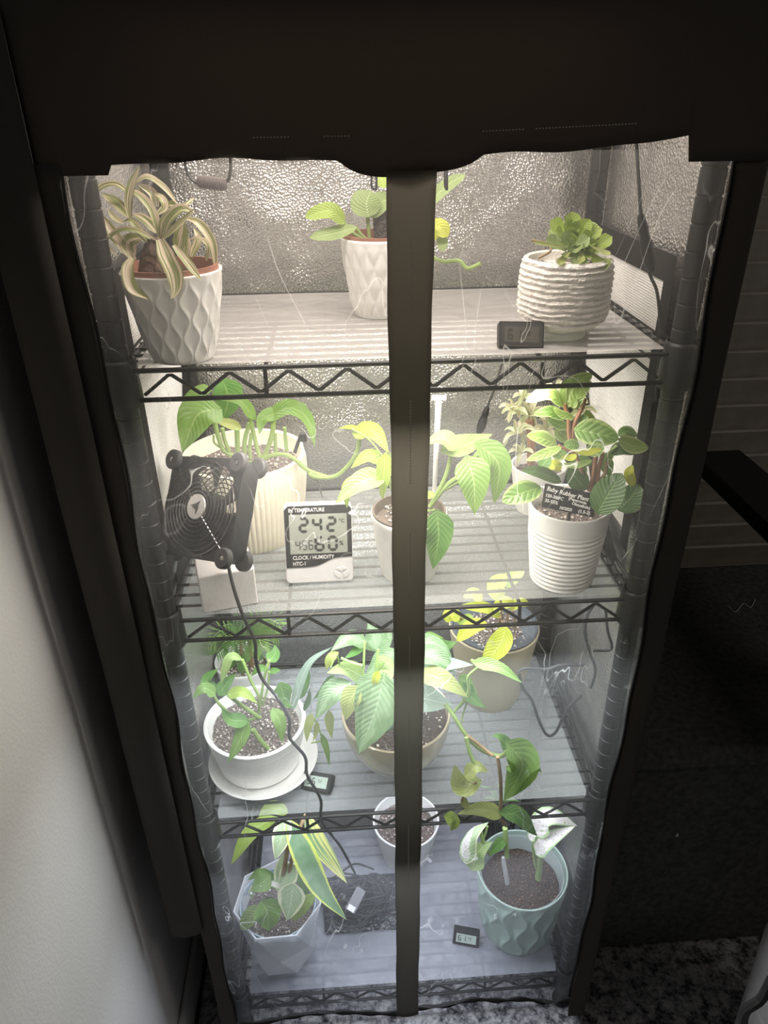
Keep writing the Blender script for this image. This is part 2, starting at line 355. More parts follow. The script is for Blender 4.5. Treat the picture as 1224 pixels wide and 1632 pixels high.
# rug with raised pile edge
def rug():
    mb=MB(); n=40; x0,x1,y0,y1=-.38,1.3,-1.5,.42
    for j in range(n+1):
        for i in range(n+1):
            x=x0+(x1-x0)*i/n; y=y0+(y1-y0)*j/n; e=min(i,j,n-i,n-j)
            mb.v.append(V((x,y,(.008 if e>0 else .0)+(.0012*noise.noise(V((x*9,y*9,0)))if e>0 else 0))))
    for j in range(n):
        for i in range(n): a=j*(n+1)+i; mb.f.append((a,a+1,a+n+2,a+n+1))
    return mb.build('area_rug',rugmat())
tag(rug(),'mottled black and white area rug lying on the floor under the rack','rug')
# shuttered window in the dark background on the right
win=struct(MB().box((.52,.80,1.0),(.03,.05,1.3)).box((1.26,.80,1.0),(.03,.05,1.3)).box((.89,.80,1.66),(.77,.05,.03)).box((.89,.80,.36),(.77,.05,.03)).build('window_1',M_wallb))
M_slat=mat('dark_slat_paint',(.55,.51,.45),.4,var=.1)
bl=thing('shutter_blind','dark horizontal slatted shutter blind in the shadows right of the grow tent','blind',(.89,.76,.38))
sl0=None
for i in range(20):
    z=.42+i*.0615; mb=MB(); R=Matrix.Rotation(math.radians(-76),3,'X')
    mb.box((0,0,0),(.72,.070,.009),R)
    if sl0 is None:
        o=mb.build('slat',M_slat,bl,local=True,smooth=False,bevel=.002); sl0=o
    else:
        o=sl0.copy(); COL.objects.link(o)
    o.location=(0,0,z-.38)
for sx in(-.365,.365): MB().box((sx,0,.62),(.03,.03,1.27)).build('stile',M_slat,bl,local=True)
# ================================================================ RACK
HW,DD=.2925,.33
rack=thing('wire_shelving_rack','black wire shelving rack with ringed posts standing inside the grow tent','shelving rack',(0,.165,0))
RING=.0254
def post(x,y):
    prof=[(.0,.02),(.012,.02)]; z=.05
    while z<1.66:
        prof+= [(.0125,z),(.0125,z+RING-.003),(.0115,z+RING-.0022),(.0115,z+RING-.0008),(.0125,z+RING-.0001)]; z+=RING
    prof+=[(.0125,z),(.011,z+.004),(.0,z+.005)]
    o=MB().lathe(prof,(x,y,0),20).build('post',M_post,rack)
    MB().lathe([(0,.008),(.014,.008),(.016,.012),(.014,.02),(.006,.021),(.006,.03)],(x,y,0),20).build('levelling_foot',M_dark,o)
for sx in(-1,1):
    for y in(0,DD): post(sx*HW,y)
def truss(a,b,z,name,par,period=.0615):
    a=V(a);b=V(b); L=(b-a).length; n=max(1,round(L/period)); mb=MB()
    mb.tube([a+V((0,0,z)),b+V((0,0,z))],.0027,7); mb.tube([a+V((0,0,z-.031)),b+V((0,0,z-.031))],.0027,7)
    a2=a.lerp(b,.02);b2=a.lerp(b,.98); pts=[]
    for i in range(2*n+1):
        pts.append(a2.lerp(b2,i/(2*n))+V((0,0,z-(.004 if i%2 else .027))))
    q=[]
    for i in range(len(pts)-1):
        q+= [pts[i].lerp(pts[i+1],.06),pts[i].lerp(pts[i+1],.94)]
    mb.tube(q,.0021,6); return mb.build(name,M_wire,par)
def shelf(z):
    mb=MB(); y0,y1=.0,DD
    for y in (DD-.004,): mb.tube([(-HW,y,z-.001),(HW,y,z-.001)],.003,6)
    for x in (-HW+.004,HW-.004): mb.tube([(x,0,z-.001),(x,DD,z-.001)],.003,6)
    s=mb.build('shelf',M_wire,rack)
    truss((-HW+.01,-.006,0),(HW-.01,-.006,0),z,'front_truss',s); truss((-HW+.01,DD+.006,0),(HW-.01,DD+.006,0),z,'back_truss',s)
    truss((-HW-.006,.01,0),(-HW-.006,DD-.01,0),z,'side_truss',s); truss((HW+.006,.01,0),(HW+.006,DD-.01,0),z,'side_truss',s)
    wd=MB(); n=14
    for i in range(1,n):
        y=DD*i/n; wd.tube([(-HW,y,z+.0005),(HW,y,z+.0005)],.0022,5)
    for x in(-.145,0.0,.145): wd.tube([(x,-.006,z-.03),(x,-.002,z-.004),(x,.005,z-.0035),(x,DD-.005,z-.0035),(x,DD+.002,z-.004),(x,DD+.006,z-.03)],.0024,6)
    wd.build('wire_deck',M_wire,s,kind='stuff')
    for sx in(-1,1):
        for y in(0,DD):
            MB().lathe([(.0135,-.038),(.0185,-.038),(.0195,-.034),(.0178,.008),(.0165,.011),(.0150,.012),(.0135,.004)],(sx*HW,y,z),24).build('collar',M_dark,s)
for z in SZ+[TOPZ]: shelf(z)
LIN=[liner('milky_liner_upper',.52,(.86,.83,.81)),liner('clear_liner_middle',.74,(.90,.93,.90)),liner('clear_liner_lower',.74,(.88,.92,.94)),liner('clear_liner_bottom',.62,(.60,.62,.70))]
LB=['milky plastic liner on the uppermost visible shelf under the succulent','clear plastic liner on the shelf with the fan and clock','clear plastic liner on the shelf with the taupe bowl','clear plastic liner on the lowest shelf with the mint pot']
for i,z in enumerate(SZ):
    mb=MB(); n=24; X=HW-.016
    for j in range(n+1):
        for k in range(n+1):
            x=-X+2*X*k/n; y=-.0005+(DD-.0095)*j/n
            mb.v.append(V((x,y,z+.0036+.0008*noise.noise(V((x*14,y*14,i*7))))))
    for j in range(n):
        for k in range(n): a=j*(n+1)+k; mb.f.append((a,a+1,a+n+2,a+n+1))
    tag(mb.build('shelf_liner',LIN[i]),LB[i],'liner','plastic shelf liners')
# ================================================================ TENT COVER
tent=thing('grow_tent_cover','black zipped fabric cover with clear vinyl windows and reflective lining over the rack','grow tent',(0,.16,0))
YF=-.05; XT=.313; ZT=1.70
def sheet(f,nu,nv,name,m,amp=0,seed=0,kind=None,nr=None,label=None):
    """f(u,v)->point; thin fabric with relief"""
    mb=MB()
    for j in range(nv+1):
        for i in range(nu+1):
            p=V(f(i/nu,j/nv)); mb.v.append(p)
    if amp:
        c=(V(f(1,0))-V(f(0,0))).cross(V(f(0,1))-V(f(0,0))).normalized()
        mb.v=[p+c*(amp*(noise.noise(V((p.x*7,p.y*7+seed,p.z*5)))+.5*noise.noise(V((p.x*20,p.y*20+seed,p.z*14))))) for p in mb.v]
    for j in range(nv):
        for i in range(nu): a=j*(nu+1)+i; mb.f.append((a,a+1,a+nu+2,a+nu+1))
    return mb.build(name,m,tent,fac=180,label=label)
sheet(lambda u,v:(-XT+.012+2*(XT-.012)*u,.368,.02+(ZT-.03)*v),40,70,'back_panel_lining',M_mylar,.007,1)
sheet(lambda u,v:(-XT+.006,.368-.41*u,.02+(ZT-.03)*v),24,70,'side_panel_lining',M_mylar,.005,5)
sheet(lambda u,v:(XT-.006,.368-.41*u,.02+(ZT-.03)*v),24,70,'side_panel_lining',M_mylar,.005,9)
sheet(lambda u,v:(-XT+2*XT*u,.385,.01+(ZT-.01)*v),4,8,'back_panel',M_black)
for sx in(-1,1): sheet(lambda u,v:(sx*(XT+.003),YF+(.385-YF)*u,.01+(ZT-.01)*v),6,10,'side_panel',M_black)
sheet(lambda u,v:(-XT+2*XT*u,YF+(.385-YF)*v,ZT),4,4,'roof_panel',M_black)
# front panel: solid top with wavy lower edge, scalloped down over the zipper
def topedge(x):
    z=1.4345+.0018*math.sin(x*31)+.0008*math.sin(x*77+1)
    if x<-.252: return 1.4255
    if x>.240: return 1.4275
    if x>.06: z+= .0115*(x-.06)/.18
    return z-(.014*max(0,1-(x/.060)**2)**.6 if abs(x)<.060 else 0)
def top_panel():
    mb=MB(); xs=[-XT+(2*XT)*i/160 for i in range(161)]; nv=24
    for j in range(nv+1):
        for x in xs:
            z0=topedge(x); z=z0+(ZT-z0)*j/nv
            mb.v.append(V((x,YF-.004+.004*noise.noise(V((x*5,3,z*6)))*min(1,j/3)-.003*math.sin(min(1,j/nv)*PI),z)))
    n=len(xs)
    for j in range(nv):
        for i in range(n-1): a=j*n+i; mb.f.append((a,a+1,a+n+1,a+n))
    o=mb.build('front_top_panel',M_black,tent,fac=180)
    so=o.modifiers.new('s','SOLIDIFY'); so.thickness=.0015
top_panel()
def pl(z): return -.292+.002*math.sin(z*17)+.0015*math.sin(z*39+1)        # left and right edge of the clear window
def pr(z): return  .286+.002*math.sin(z*15+2)+.0015*math.sin(z*37)
ZB=.118
def hemz(x):
    if x<0: return ZB+ .010*math.cos((x+.15)*22)-.006
    return ZB-.006+ .012*math.cos((x-.12)*18)+.003*math.sin(x*70)
def sidepanel(sgn,xo,name,zb):
    mb=MB(); nz,nu=70,6
    for j in range(nz+1):
        z=zb+(1.435-zb)*j/nz
        for i in range(nu+1):
            e=pl(z) if sgn<0 else pr(z); x=e+(xo-e)*i/nu
            mb.v.append(V((x,YF-.002+.003*noise.noise(V((x*8,1,z*8))),z)))
    for j in range(nz):
        for i in range(nu): a=j*(nu+1)+i; mb.f.append((a,a+1,a+nu+2,a+nu+1))
    o=mb.build(name,M_black,tent,fac=180); so=o.modifiers.new('s','SOLIDIFY'); so.thickness=.0015
sidepanel(-1,-.316,'front_margin',.05); sidepanel(1,.316,'front_margin',.05)
# outer flap hanging over the left margin down to knee height
mb=MB(); 
for j in range(31):
    z=.385+.006*math.sin(j)+(1.545-.385)*j/30
    for i in range(5):
        x=-.312-.046*i/4; mb.v.append(V((x,YF-.008-.006*math.sin(i/4*PI)+.004*noise.noise(V((x*9,2,z*5))),z)))
for j in range(30):
    for i in range(4): a=j*5+i; mb.f.append((a,a+1,a+6,a+5))
o=mb.build('side_flap',M_black,tent,fac=180); so=o.modifiers.new('s','SOLIDIFY'); so.thickness=.002
# clear windows
for a,b in((None,-.016),(.016,None)):
    mb=MB(); nu,nz=46,150
    for j in range(nz+1):
        for i in range(nu+1):
            t=j/nz; z=1.438-(1.438-ZB)*t
            x0=pl(z) if a is None else a; x1=pr(z) if b is None else b; x=x0+(x1-x0)*i/nu
            z=1.438-(1.438-hemz(x))*t
            e=min(1,min(i,nu-i)/4)
            mb.v.append(V((x,YF+.010*e*noise.noise(V((x*6,4,z*3)))+.0035*e*noise.noise(V((x*26,8,z*10))),z)))
    for j in range(nz):
        for i in range(nu): q=j*(nu+1)+i; mb.f.append((q,q+nu+1,q+nu+2,q+1))
    mb.build('clear_window',M_pvc,tent,fac=180)
    # bindings
    if a is None: MB().tube([(pl(z),YF-.001,z) for z in [ZB+(1.43-ZB)*k/90 for k in range(91)]],.0022,6).build('edge_piping',M_bind,tent)
    else: MB().tube([(pr(z),YF-.001,z) for z in [ZB+(1.43-ZB)*k/90 for k in range(91)]],.0022,6).build('edge_piping',M_bind,tent)
    X=[-.288+.27*k/40 for k in range(41)] if a is None else [.018+.266*k/40 for k in range(41)]
    MB().tube([(x,YF,hemz(x)) for x in X],[.0035+.001*math.sin(k) for k in range(41)],7).build('bottom_hem',M_bind,tent)
# zipper strip
mb=MB(); nz=90
for j in range(nz+1):
    z=.105+(1.425-.105)*j/nz; wv=.0005*math.sin(z*23)+.0003*math.sin(z*71); hw=.0185+.003*max(0,(z-1.0)/.4)
    for i in range(7):
        x=-hw+2*hw*i/6+wv*(1 if i in(0,6) else .3); mb.v.append(V((x,YF-.006-.003*math.cos((i/6-.5)*PI),z)))
for j in range(nz):
    for i in range(6): a=j*7+i; mb.f.append((a,a+1,a+8,a+7))
strip=mb.build('zipper_strip',M_strip,tent,fac=180); so=strip.modifiers.new('s','SOLIDIFY'); so.thickness=.0012
mb=MB()
for z0,z1 in((1.30,1.37),(1.13,1.22),(.985,1.07),(.86,.93),(.70,.80),(.48,.60)):
    z=z0
    while z<z1: mb.box((.0002,YF-.0105,z),(.0009,.0008,.0013)); z+=.0032
mb.build('zipper_light_dots',mat('pale_light_dot',(.8,.78,.72),.6,trans=.4),strip,kind='stuff')  # pale boxes stand in for light shining through stitch holes
for xs0,xs1 in((-.13,-.10),(-.072,-.05),(.06,.095),(.105,.19)):
    mb=MB(); x=xs0
    while x<xs1: mb.box((x,YF-.0085,1.452+max(0,x)*.03),(.0013,.0008,.0007)); x+=.0028
    mb.build('seam_light_dots',MATS['pale_light_dot'],tent,kind='stuff')  # light through the seam's needle holes, imitated by pale boxes
# vent windows in the side linings (mesh with black webbing frame)
M_mesh=mat('white_vent_mesh',(.74,.72,.70),.8)
def meshmat():
    m,n,L=nodes('vent_mesh'); b=n['Principled BSDF']; b.inputs['Roughness'].default_value=.8
    tc=n.new('ShaderNodeTexCoord'); vo=n.new('ShaderNodeTexVoronoi'); vo.inputs['Scale'].default_value=330; vo.inputs['Randomness'].default_value=.15; L.new(tc.outputs['Object'],vo.inputs[0])
    c=n.new('ShaderNodeValToRGB'); L.new(vo.outputs['Distance'],c.inputs[0]); c.color_ramp.elements[0].color=(.22,.21,.20,1); c.color_ramp.elements[0].position=.22; c.color_ramp.elements[1].color=(.82,.80,.78,1); c.color_ramp.elements[1].position=.38
    L.new(c.outputs[0],b.inputs[0]); bp=n.new('ShaderNodeBump'); bp.inputs['Strength'].default_value=.6; bp.inputs['Distance'].default_value=.002; L.new(vo.outputs['Distance'],bp.inputs['Height']); L.new(bp.outputs[0],b.inputs['Normal']); return m
M_mesh=meshmat()
for sx in(-1,1):
    X=sx*(XT-.016)
    sheet(lambda u,v:(X,.07+.24*u,.98+.33*v),12,16,'vent_mesh',M_mesh,.0015,3)
    sheet(lambda u,v:(X-sx*.002,.325-.275*u,1.300+.030*v),12,2,'webbing',M_bind,.001,4)
    for yy in(.050,.30): sheet(lambda u,v:(X-sx*.0025,yy+.026*u,.96+.35*v),2,20,'webbing',M_bind,.001,4)
# curved dark webbing under the vents
    mb=MB()
    for k in range(13):
        t=k/12; y=.30-.22*t; z=1.12-.20*t-.03*math.sin(t*PI)
        for e in(-1,1): mb.v.append(V((X-sx*.003,y,z+e*.022)))
    mb.f=[(2*k,2*k+1,2*k+3,2*k+2) for k in range(12)]; mb.build('webbing',M_bind,tent,fac=180)
# ================================================================ POTS
def soil(parent,c,r,z,m,pebbles=0,pm=None,name='soil'):
    mb=MB(); nr,na=10,40; mb.v.append(V((c[0],c[1],z)))
    for i in range(1,nr+1):
        for k in range(na):
            a=2*PI*k/na; rr=r*i/nr; x=c[0]+rr*math.cos(a); y=c[1]+rr*math.sin(a)
            mb.v.append(V((x,y,z+.003*noise.noise(V((x*70,y*70,z)))+.002*noise.noise(V((x*190,y*190,z))))))
    for k in range(na): mb.f.append((0,1+k,1+(k+1)%na))
    for i in range(nr-1):
        for k in range(na):
            a=1+i*na+k; b=1+i*na+(k+1)%na; mb.f.append((a,a+na,b+na,b))
    s=mb.build(name,m,parent,fac=180)
    if pebbles:
        mb=MB(); t=(1+5**.5)/2
        oc=[(1,0,0),(-1,0,0),(0,1,0),(0,-1,0),(0,0,1),(0,0,-1)]; of=[(0,2,4),(2,1,4),(1,3,4),(3,0,4),(2,0,5),(1,2,5),(3,1,5),(0,3,5)]
        for _ in range(pebbles):
            a=random.random()*2*PI; rr=r*.96*math.sqrt(random.random()); s0=random.uniform(.0012,.0030)
            R=Matrix.Rotation(random.random()*6,3,V((random.random(),random.random(),1)).normalized())
            cc=V((c[0]+rr*math.cos(a),c[1]+rr*math.sin(a),z+.0022))
            mb.add([cc+R@V((p[0]*s0*random.uniform(.6,1.2),p[1]*s0,p[2]*s0*.7)) for p in oc],of)
        mb.build('grit',pm or M_peb,s,kind='stuff',smooth=False)
    return s
def potbody(parent,b,h,rb,rr,m,fn=None,n=96,steps=40,lean=0,curve=0,thick=.0035,name='pot',rim=None,inner=.75,base=None):
    """b base centre, rim radius rr, base radius rb; shell with inner wall"""
    prof=[(.001,0),(rb*.9,0)]
    for i in range(steps+1):
        t=i/steps; r=rb+(rr-rb)*(t**(1-curve*.5) if curve>=0 else t**(1-curve)); prof.append((r,h*t))
    no=len(prof)
    prof+=[(rr-thick*.3,h+.0012),(rr-thick,h),(rr-thick*1.2,h*.93),((rb+(rr-rb)*inner)-thick*1.6,h*inner),(.001,h*inner-.001)]
    f=(lambda a,z,i: fn(a,z/h) if 2<=i<no-1 else 0) if fn else None
    o=MB().lathe(prof,b,n,f).build(name,m,parent,fac=50)
    return o
def wavy(n,A,k,amp,ph=0):
    # proud wavy ridges, neighbours swaying in opposite directions, hollow cells between them
    def f(a,t):
        x=(a/(2*PI)*n)%n; off=A*math.sin(t*k+ph); i0=int(x); d=9
        L=[(i,i+(off if i%2 else -off)) for i in range(i0-1,i0+3)]
        for (i,p),(j,q) in zip(L,L[1:]):
            if p<=x<q: c=(x-p)/(q-p); w=min(1,(q-p)); break
        else: c=0;w=0
        e=max(0,min(1,t*9,(1-t)*9))
        return (amp*.4-amp*w*math.sin(PI*c)**.8)*e
    return f
def P(label,b,name='potted_plant',cat='plant'): return thing(name,label,cat,b)
# ---- shelf 1 (uppermost in view)
Z1,Z2,Z3,Z4=[z+.0042 for z in SZ]
p1=P('potted plant with arching cream and green striped strap leaves in white wavy pot',(-.231,.026,Z1))
potbody(p1,(-.231,.026,Z1),.088,.031,.050,M_white,wavy(26,.36,15,.0024),n=312,steps=60,curve=.5)
MB().lathe([(.0,.070),(.044,.072),(.0465,.088),(.0465,.0935),(.0445,.0935),(.044,.080),(.0,.078)],(-.231,.026,Z1),56).build('inner_pot',M_terra,p1)
soil(p1,(-.231,.026),.043,Z1+.080,M_soil,60)
c=Crop(5.32,130,250,.025,p1)
c.stem([(590,1040),(600,860),(640,700)],.0135,M_bark,0,0,'trunk',.009)
for pts,w,d0,d1,mm in [
 ([(670,690),(600,460),(480,320),(340,265)],75,0,.01,'strap'),([(430,330),(300,235),(180,250),(110,330),(125,450)],52,.01,.0,'strap'),
 ([(400,510),(300,400),(170,310)],95,0,.02,'strap'),([(410,520),(400,370),(430,230),(495,75)],72,-.01,0,'strap'),
 ([(460,215),(560,170),(700,260),(820,410)],55,.03,.03,'strap'),([(640,420),(600,310),(480,230)],80,.03,.03,'strap'),
 ([(680,690),(730,540),(850,440),(960,480)],115,0,0,'strap'),([(690,700),(770,620),(900,500),(960,440)],60,-.005,-.005,'strap'),([(890,520),(1000,570),(1110,740),(1140,980)],80,.01,.0,'strap'),
 ([(660,700),(720,850),(790,1000),(800,1130),(755,1205)],150,-.035,-.062,'strap'),([(780,750),(870,860),(960,980),(1020,1050)],75,-.035,-.062,'strap'),
 ([(430,860),(390,960),(430,1120),(570,1210)],105,-.035,-.062,'strap'),([(450,880),(330,740),(230,600),(130,450)],100,-.01,0,'strap'),
 ([(650,730),(480,630),(330,620),(200,720),(230,800)],52,-.005,-.01,'strap'),([(580,740),(500,640),(420,540),(350,550)],70,-.005,0,'strap'),
 ([(820,790),(850,660),(870,540)],125,.02,.02,'strap'),([(930,850),(990,700),(950,600)],70,.02,.03,'strap'),([(640,490),(710,430),(680,350),(600,300)],70,.02,.03,'strap'),
 ([(870,870),(900,750),(890,640)],60,.015,.02,'strap'),([(860,430),(960,345)],34,0,.01,'strap'),([(1060,880),(1075,760),(1000,690),(910,700)],45,.01,.01,'strap'),
 ([(500,690),(400,740),(440,880)],130,.0,-.01,'strap'),([(640,640),(540,540),(430,480)],90,.01,.01,'strap'),([(300,840),(220,760),(150,620)],24,.02,.01,'strap'),
 ([(620,640),(700,560),(760,520)],80,.02,.03,'strap'),([(560,420),(520,360),(480,250)],60,.03,.03,'strap'),([(700,420),(760,400),(830,420)],60,.03,.03,'strap'),([(350,560),(280,520),(220,440)],60,.03,.03,'strap')]:
    c.leaf(pts,w,mm,'strap',d0,d1,fold=.35,n=18)
p2=P('light green round-leaved vine in faceted white pot, back middle of top shelf',(-.016,.187,Z1))
def diam(a,t):
    x=a*8; y=t*7; u=abs(math.sin(x+y)); v=abs(math.sin(x-y)); return .0026*min(u,v)*min(1,t*8,(1-t)*6)
potbody(p2,(-.015,.187,Z1),.091,.030,.046,M_white,diam,n=192,steps=48,curve=.3)
MB().lathe([(.0,.070),(.040,.072),(.043,.088),(.043,.0955),(.041,.0955),(.040,.084),(.0,.083)],(-.015,.187,Z1),56).build('inner_pot',M_terra,p2)
soil(p2,(-.015,.187),.040,Z1+.085,mat('orange_clay_soil',(.30,.13,.08),.9,var=.4,scale=120,bump=.6,bscale=200))
c=Crop(2.914,440,180,.187,p2)
for pts,w,d0,d1,mm in [([(320,515),(250,455),(135,485)],88,-.02,-.03,'bright'),([(375,530),(270,560),(155,580)],72,-.02,-.03,'lightgreen'),([(430,485),(420,420),(440,360)],150,-.01,0,'lightgreen'),
 ([(425,480),(480,420),(540,400)],110,0,0,'lightgreen'),([(500,350),(485,280)],60,0,.02,'bright'),([(690,440),(790,340),(878,285)],70,-.01,.02,'lightgreen'),([(700,590),(750,530),(798,575)],95,-.02,-.03,'lime'),([(770,560),(775,645)],52,-.02,-.03,'lightgreen')]:
    c.leaf(pts,w,mm,'round',d0,d1,fold=.15)
for pts in ([(320,515),(360,560),(410,585)],[(425,480),(430,540),(435,590)],[(370,530),(390,560),(420,590)],[(690,440),(600,520),(520,590)],[(700,590),(640,600),(560,600)],[(280,430),(300,480),(320,515)]): c.stem(pts,.0022)
c.stem([(560,600),(650,640),(720,670),(780,690),(850,688),(890,722),(950,700)],.0025,M_stem,0,-.04,'vine')
c.stem([(505,590),(500,500),(495,430)],.014,mat('dark_moss',(.06,.055,.05),.95,var=.4,scale=100,bump=1,bscale=200),.01,.01,'moss_pole')
c.leaf([(495,610),(440,595),(380,600)],6,'olive','lance',-.035,-.035)
p3=P('small pale green rosette succulent in rough ribbed white pot, right of top shelf',(.181,.066,Z1))
def rough(a,t):
    k=t*13.0+.3*noise.noise(V((math.cos(a)*2,math.sin(a)*2,t*6)))+.0; s=k-math.floor(k)
    return (.0026*(1-abs(2*s-1))**.7+.0012*noise.noise(V((math.cos(a)*6,math.sin(a)*6,t*40))))*min(1,max(0,(t-.12)*12))
prof=[(.001,0),(.024,0),(.0255,.004),(.0265,.009),(.032,.012),(.040,.014)]
for i in range(81):
    t=i/80; prof.append((.0405+.0075*min(1,t*5)**.6-.0025*max(0,t-.8)*5,.015+.068*t))
no=len(prof); prof+=[(.0445,.0845),(.0415,.083),(.040,.074),(.001,.072)]
MB().lathe(prof,(.181,.066,Z1),150,lambda a,z,i: rough(a,(z-.004)/.08) if 6<i<no-1 else 0).build('pot',mat('rough_white_ceramic',(.80,.76,.71),.6,var=.05,bump=.3,bscale=300),p3)
soil(p3,(.181,.066),.0405,Z1+.074,M_gsoil,60)
MB().lathe([(.0,.0),(.027,0),(.028,.006),(.025,.009),(.0,.009)],(.181,.066,Z1+.0002),40).build('saucer',M_plain,p3)
rc=at(914,381,.066)
def rosette(par,c,R,n,m,tilt=.75,shape='spoon',w0=.5,hgt=.6):
    for i in range(n):
        t=i/(n-1); a=i*2.39996; r=R*(.18+.82*t); el=(1-t)*1.15+.12
        d=V((math.cos(a)*math.cos(el),math.sin(a)*math.cos(el),math.sin(el)))
        Q=Matrix.Rotation(tilt,3,'X'); b=c+Q@V((math.cos(a),math.sin(a),0))*R*.06
        d=Q@d; up=Q@V((-math.cos(a)*math.sin(el),-math.sin(a)*math.sin(el),math.cos(el)))
        leaf(par,[b,b+d*r*.55-up*.03*R,b+d*r+up*.10*R],r*w0,m,shape,fold=.35,nrm=up,n=8,nu=4)
rosette(p3,rc,.031,24,LM['bright'],w0=.72)
rosette(p3,at(905,400,.045),.028,11,LM['lightgreen'],w0=.7); rosette(p3,at(938,400,.05),.030,11,LM['bright'],w0=.7)
c=Crop(2.638,760,180,.06,p3)
for pts,w in (([(405,545),(375,500),(362,452)],80),([(430,545),(470,510),(480,455)],84),([(395,545),(340,530),(305,490)],60),([(430,550),(500,560),(545,560)],60)): c.leaf(pts,w,'lightgreen','round',.01,.025,fold=.3)
c.stem([(400,600),(405,560),(405,520)],.004); c.stem([(350,545),(290,545),(230,535)],.0012,M_bstem); c.stem([(300,545),(310,580),(260,610)],.0012,M_bstem,0,-.02)
for pts,w in (([(400,570),(360,620),(345,640)],40),([(420,570),(440,610),(430,632)],36),([(380,560),(330,560),(235,545)],22),([(480,560),(540,590),(555,600)],30)): c.leaf(pts,w,'olive','spoon',-.02,-.04,fold=.4)
# ---- shelf 2
p4=P('large green-leaved pothos in big cream vertically ribbed pot behind the fan',(-.206,.2,Z2))
potbody(p4,(-.206,.205,Z2),.124,.070,.086,M_cream,lambda a,t:.0016*abs(math.sin(a*34))*min(1,max(0,(.90-t)*12)),n=340,steps=30,curve=.6,thick=.007)
soil(p4,(-.206,.205),.076,Z2+.103,M_gsoil,260)
c=Crop(3.22,140,560,.19,p4)
for pts,w,d0,d1,mm,sh in [([(655,300),(560,330),(485,515)],215,-.05,-.09,'pothos','heart'),([(845,330),(770,250),(600,235)],70,-.04,-.06,'pothos','heart'),([(700,160),(720,250),(690,360)],160,.02,.03,'green','heart'),([(620,200),(560,205),(490,235)],65,.0,0,'pothos','heart'),
 ([(940,330),(1040,290),(1130,350),(1165,490)],100,-.03,-.06,'pothos','heart'),([(970,300),(1060,270),(1125,275)],55,0,0,'pothos','heart'),([(975,320),(900,345),(880,425)],85,-.03,-.05,'pothos','heart'),([(790,400),(730,375),(640,350)],60,.0,0,'olive','lance'),([(640,330),(660,315),(690,310)],30,-.05,-.05,'lightgreen','lance')]:
    c.leaf(pts,w,mm,sh,d0,d1)
for pts,r in (([(640,320),(670,440),(700,510),(770,545)],.0032),([(830,320),(845,400),(880,540)],.0028),([(955,350),(940,450),(890,560),(820,575)],.0034),([(765,400),(770,540)],.0035),([(830,370),(805,460),(805,555)],.003),([(690,395),(700,450),(725,515)],.0028),([(1010,390),(1020,510)],.0025),([(960,420),(965,525)],.0025),([(840,420),(830,500),(835,550)],.0025),([(645,430),(650,470),(690,500)],.0016)): c.stem(pts,r,None,-.03,-.03)
c.stem([(880,560),(960,530),(1040,540),(1130,610),(1225,645)],.0030,None,-.03,-.05,'vine')
c2=Crop(2.846,430,560,.14,p4)
c2.stem([(180,555),(210,570),(300,565),(370,500),(400,440),(405,385)],.0030,None,0,-.04,'vine')
c2.leaf([(395,370),(470,365),(540,460)],95,'bright','heart',-.04,-.06); c2.leaf([(420,370),(370,345),(312,350)],28,'bright','lance',-.04,-.05)
tg=thing('plant_stake','black pointed plant stake clipped to the cream pot rim, tip hanging over its side','stake',(0,0,0))
q=[at(140+x/3.22,560+y/3.22,.15) for x,y in((1105,440),(1120,500),(1160,620),(1205,750))]; tg.location=q[0]
MB().tube(q,[.003,.0028,.0022,.0006],6).build('spike',mat('grey_plastic',(.12,.12,.12),.5),tg)
MB().tube([at(140+x/3.22,560+y/3.22,.16) for x,y in((1095,425),(1075,480),(1062,520))],.0025,6).box(q[0],(.009,.008,.010)).build('clip',M_dark,tg)
p5=P('yellow-green heart-leaved vine in plain white pot with brown inner rim, half behind the zipper',(.011,.075,Z2))
potbody(p5,(.012,.076,Z2),.089,.036,.049,M_white,None,n=64,steps=16,curve=.3)
MB().lathe([(.0,.070),(.043,.072),(.0465,.088),(.047,.0925),(.0445,.0925),(.042,.080),(.0,.078)],(.012,.076,Z2),56).build('inner_pot',M_brown,p5)
soil(p5,(.012,.076),.043,Z2+.080,M_gsoil,60)
c=Crop(2.846,430,560,.08,p5)
for pts,w,d0,d1,mm in [([(500,490),(440,475),(368,530)],68,0,0,'bright'),([(525,480),(515,580),(510,675)],75,-.03,-.04,'bright'),([(500,570),(400,600),(296,692)],115,-.03,-.05,'lightgreen'),([(400,580),(350,620),(350,712)],60,-.01,-.02,'bright'),
 ([(835,430),(780,395),(700,420)],100,-.01,-.01,'lightgreen'),([(800,450),(900,420),(1010,375)],120,.0,.02,'lightgreen'),([(900,500),(925,590),(930,738)],165,-.02,-.05,'pothos'),([(960,430),(1040,520),(1018,690)],135,.0,-.02,'pothos'),([(760,745),(765,850),(740,988)],140,-.04,-.06,'green'),([(560,520),(600,470),(580,400)],110,0,0,'lightgreen'),([(740,650),(700,655),(650,660)],40,-.02,-.02,'bright')]:
    c.leaf(pts,w,mm,'heart',d0,d1,roll=random.uniform(-.2,.2))
for pts,r in (([(830,430),(800,560),(735,690)],.0028),([(945,460),(880,550),(800,610),(725,705)],.0032),([(855,590),(820,610),(760,640)],.003),([(925,500),(880,560),(800,620)],.002),([(530,560),(570,640),(600,700)],.0025),([(490,470),(520,560),(590,690)],.002),([(755,745),(740,720),(700,730)],.002),([(370,350),(450,400),(530,500)],.0012)): c.stem(pts,r)
ws=thing('plant_support','white T-topped plastic plant support rising behind the middle pot','plant support',at(692,790,.12))
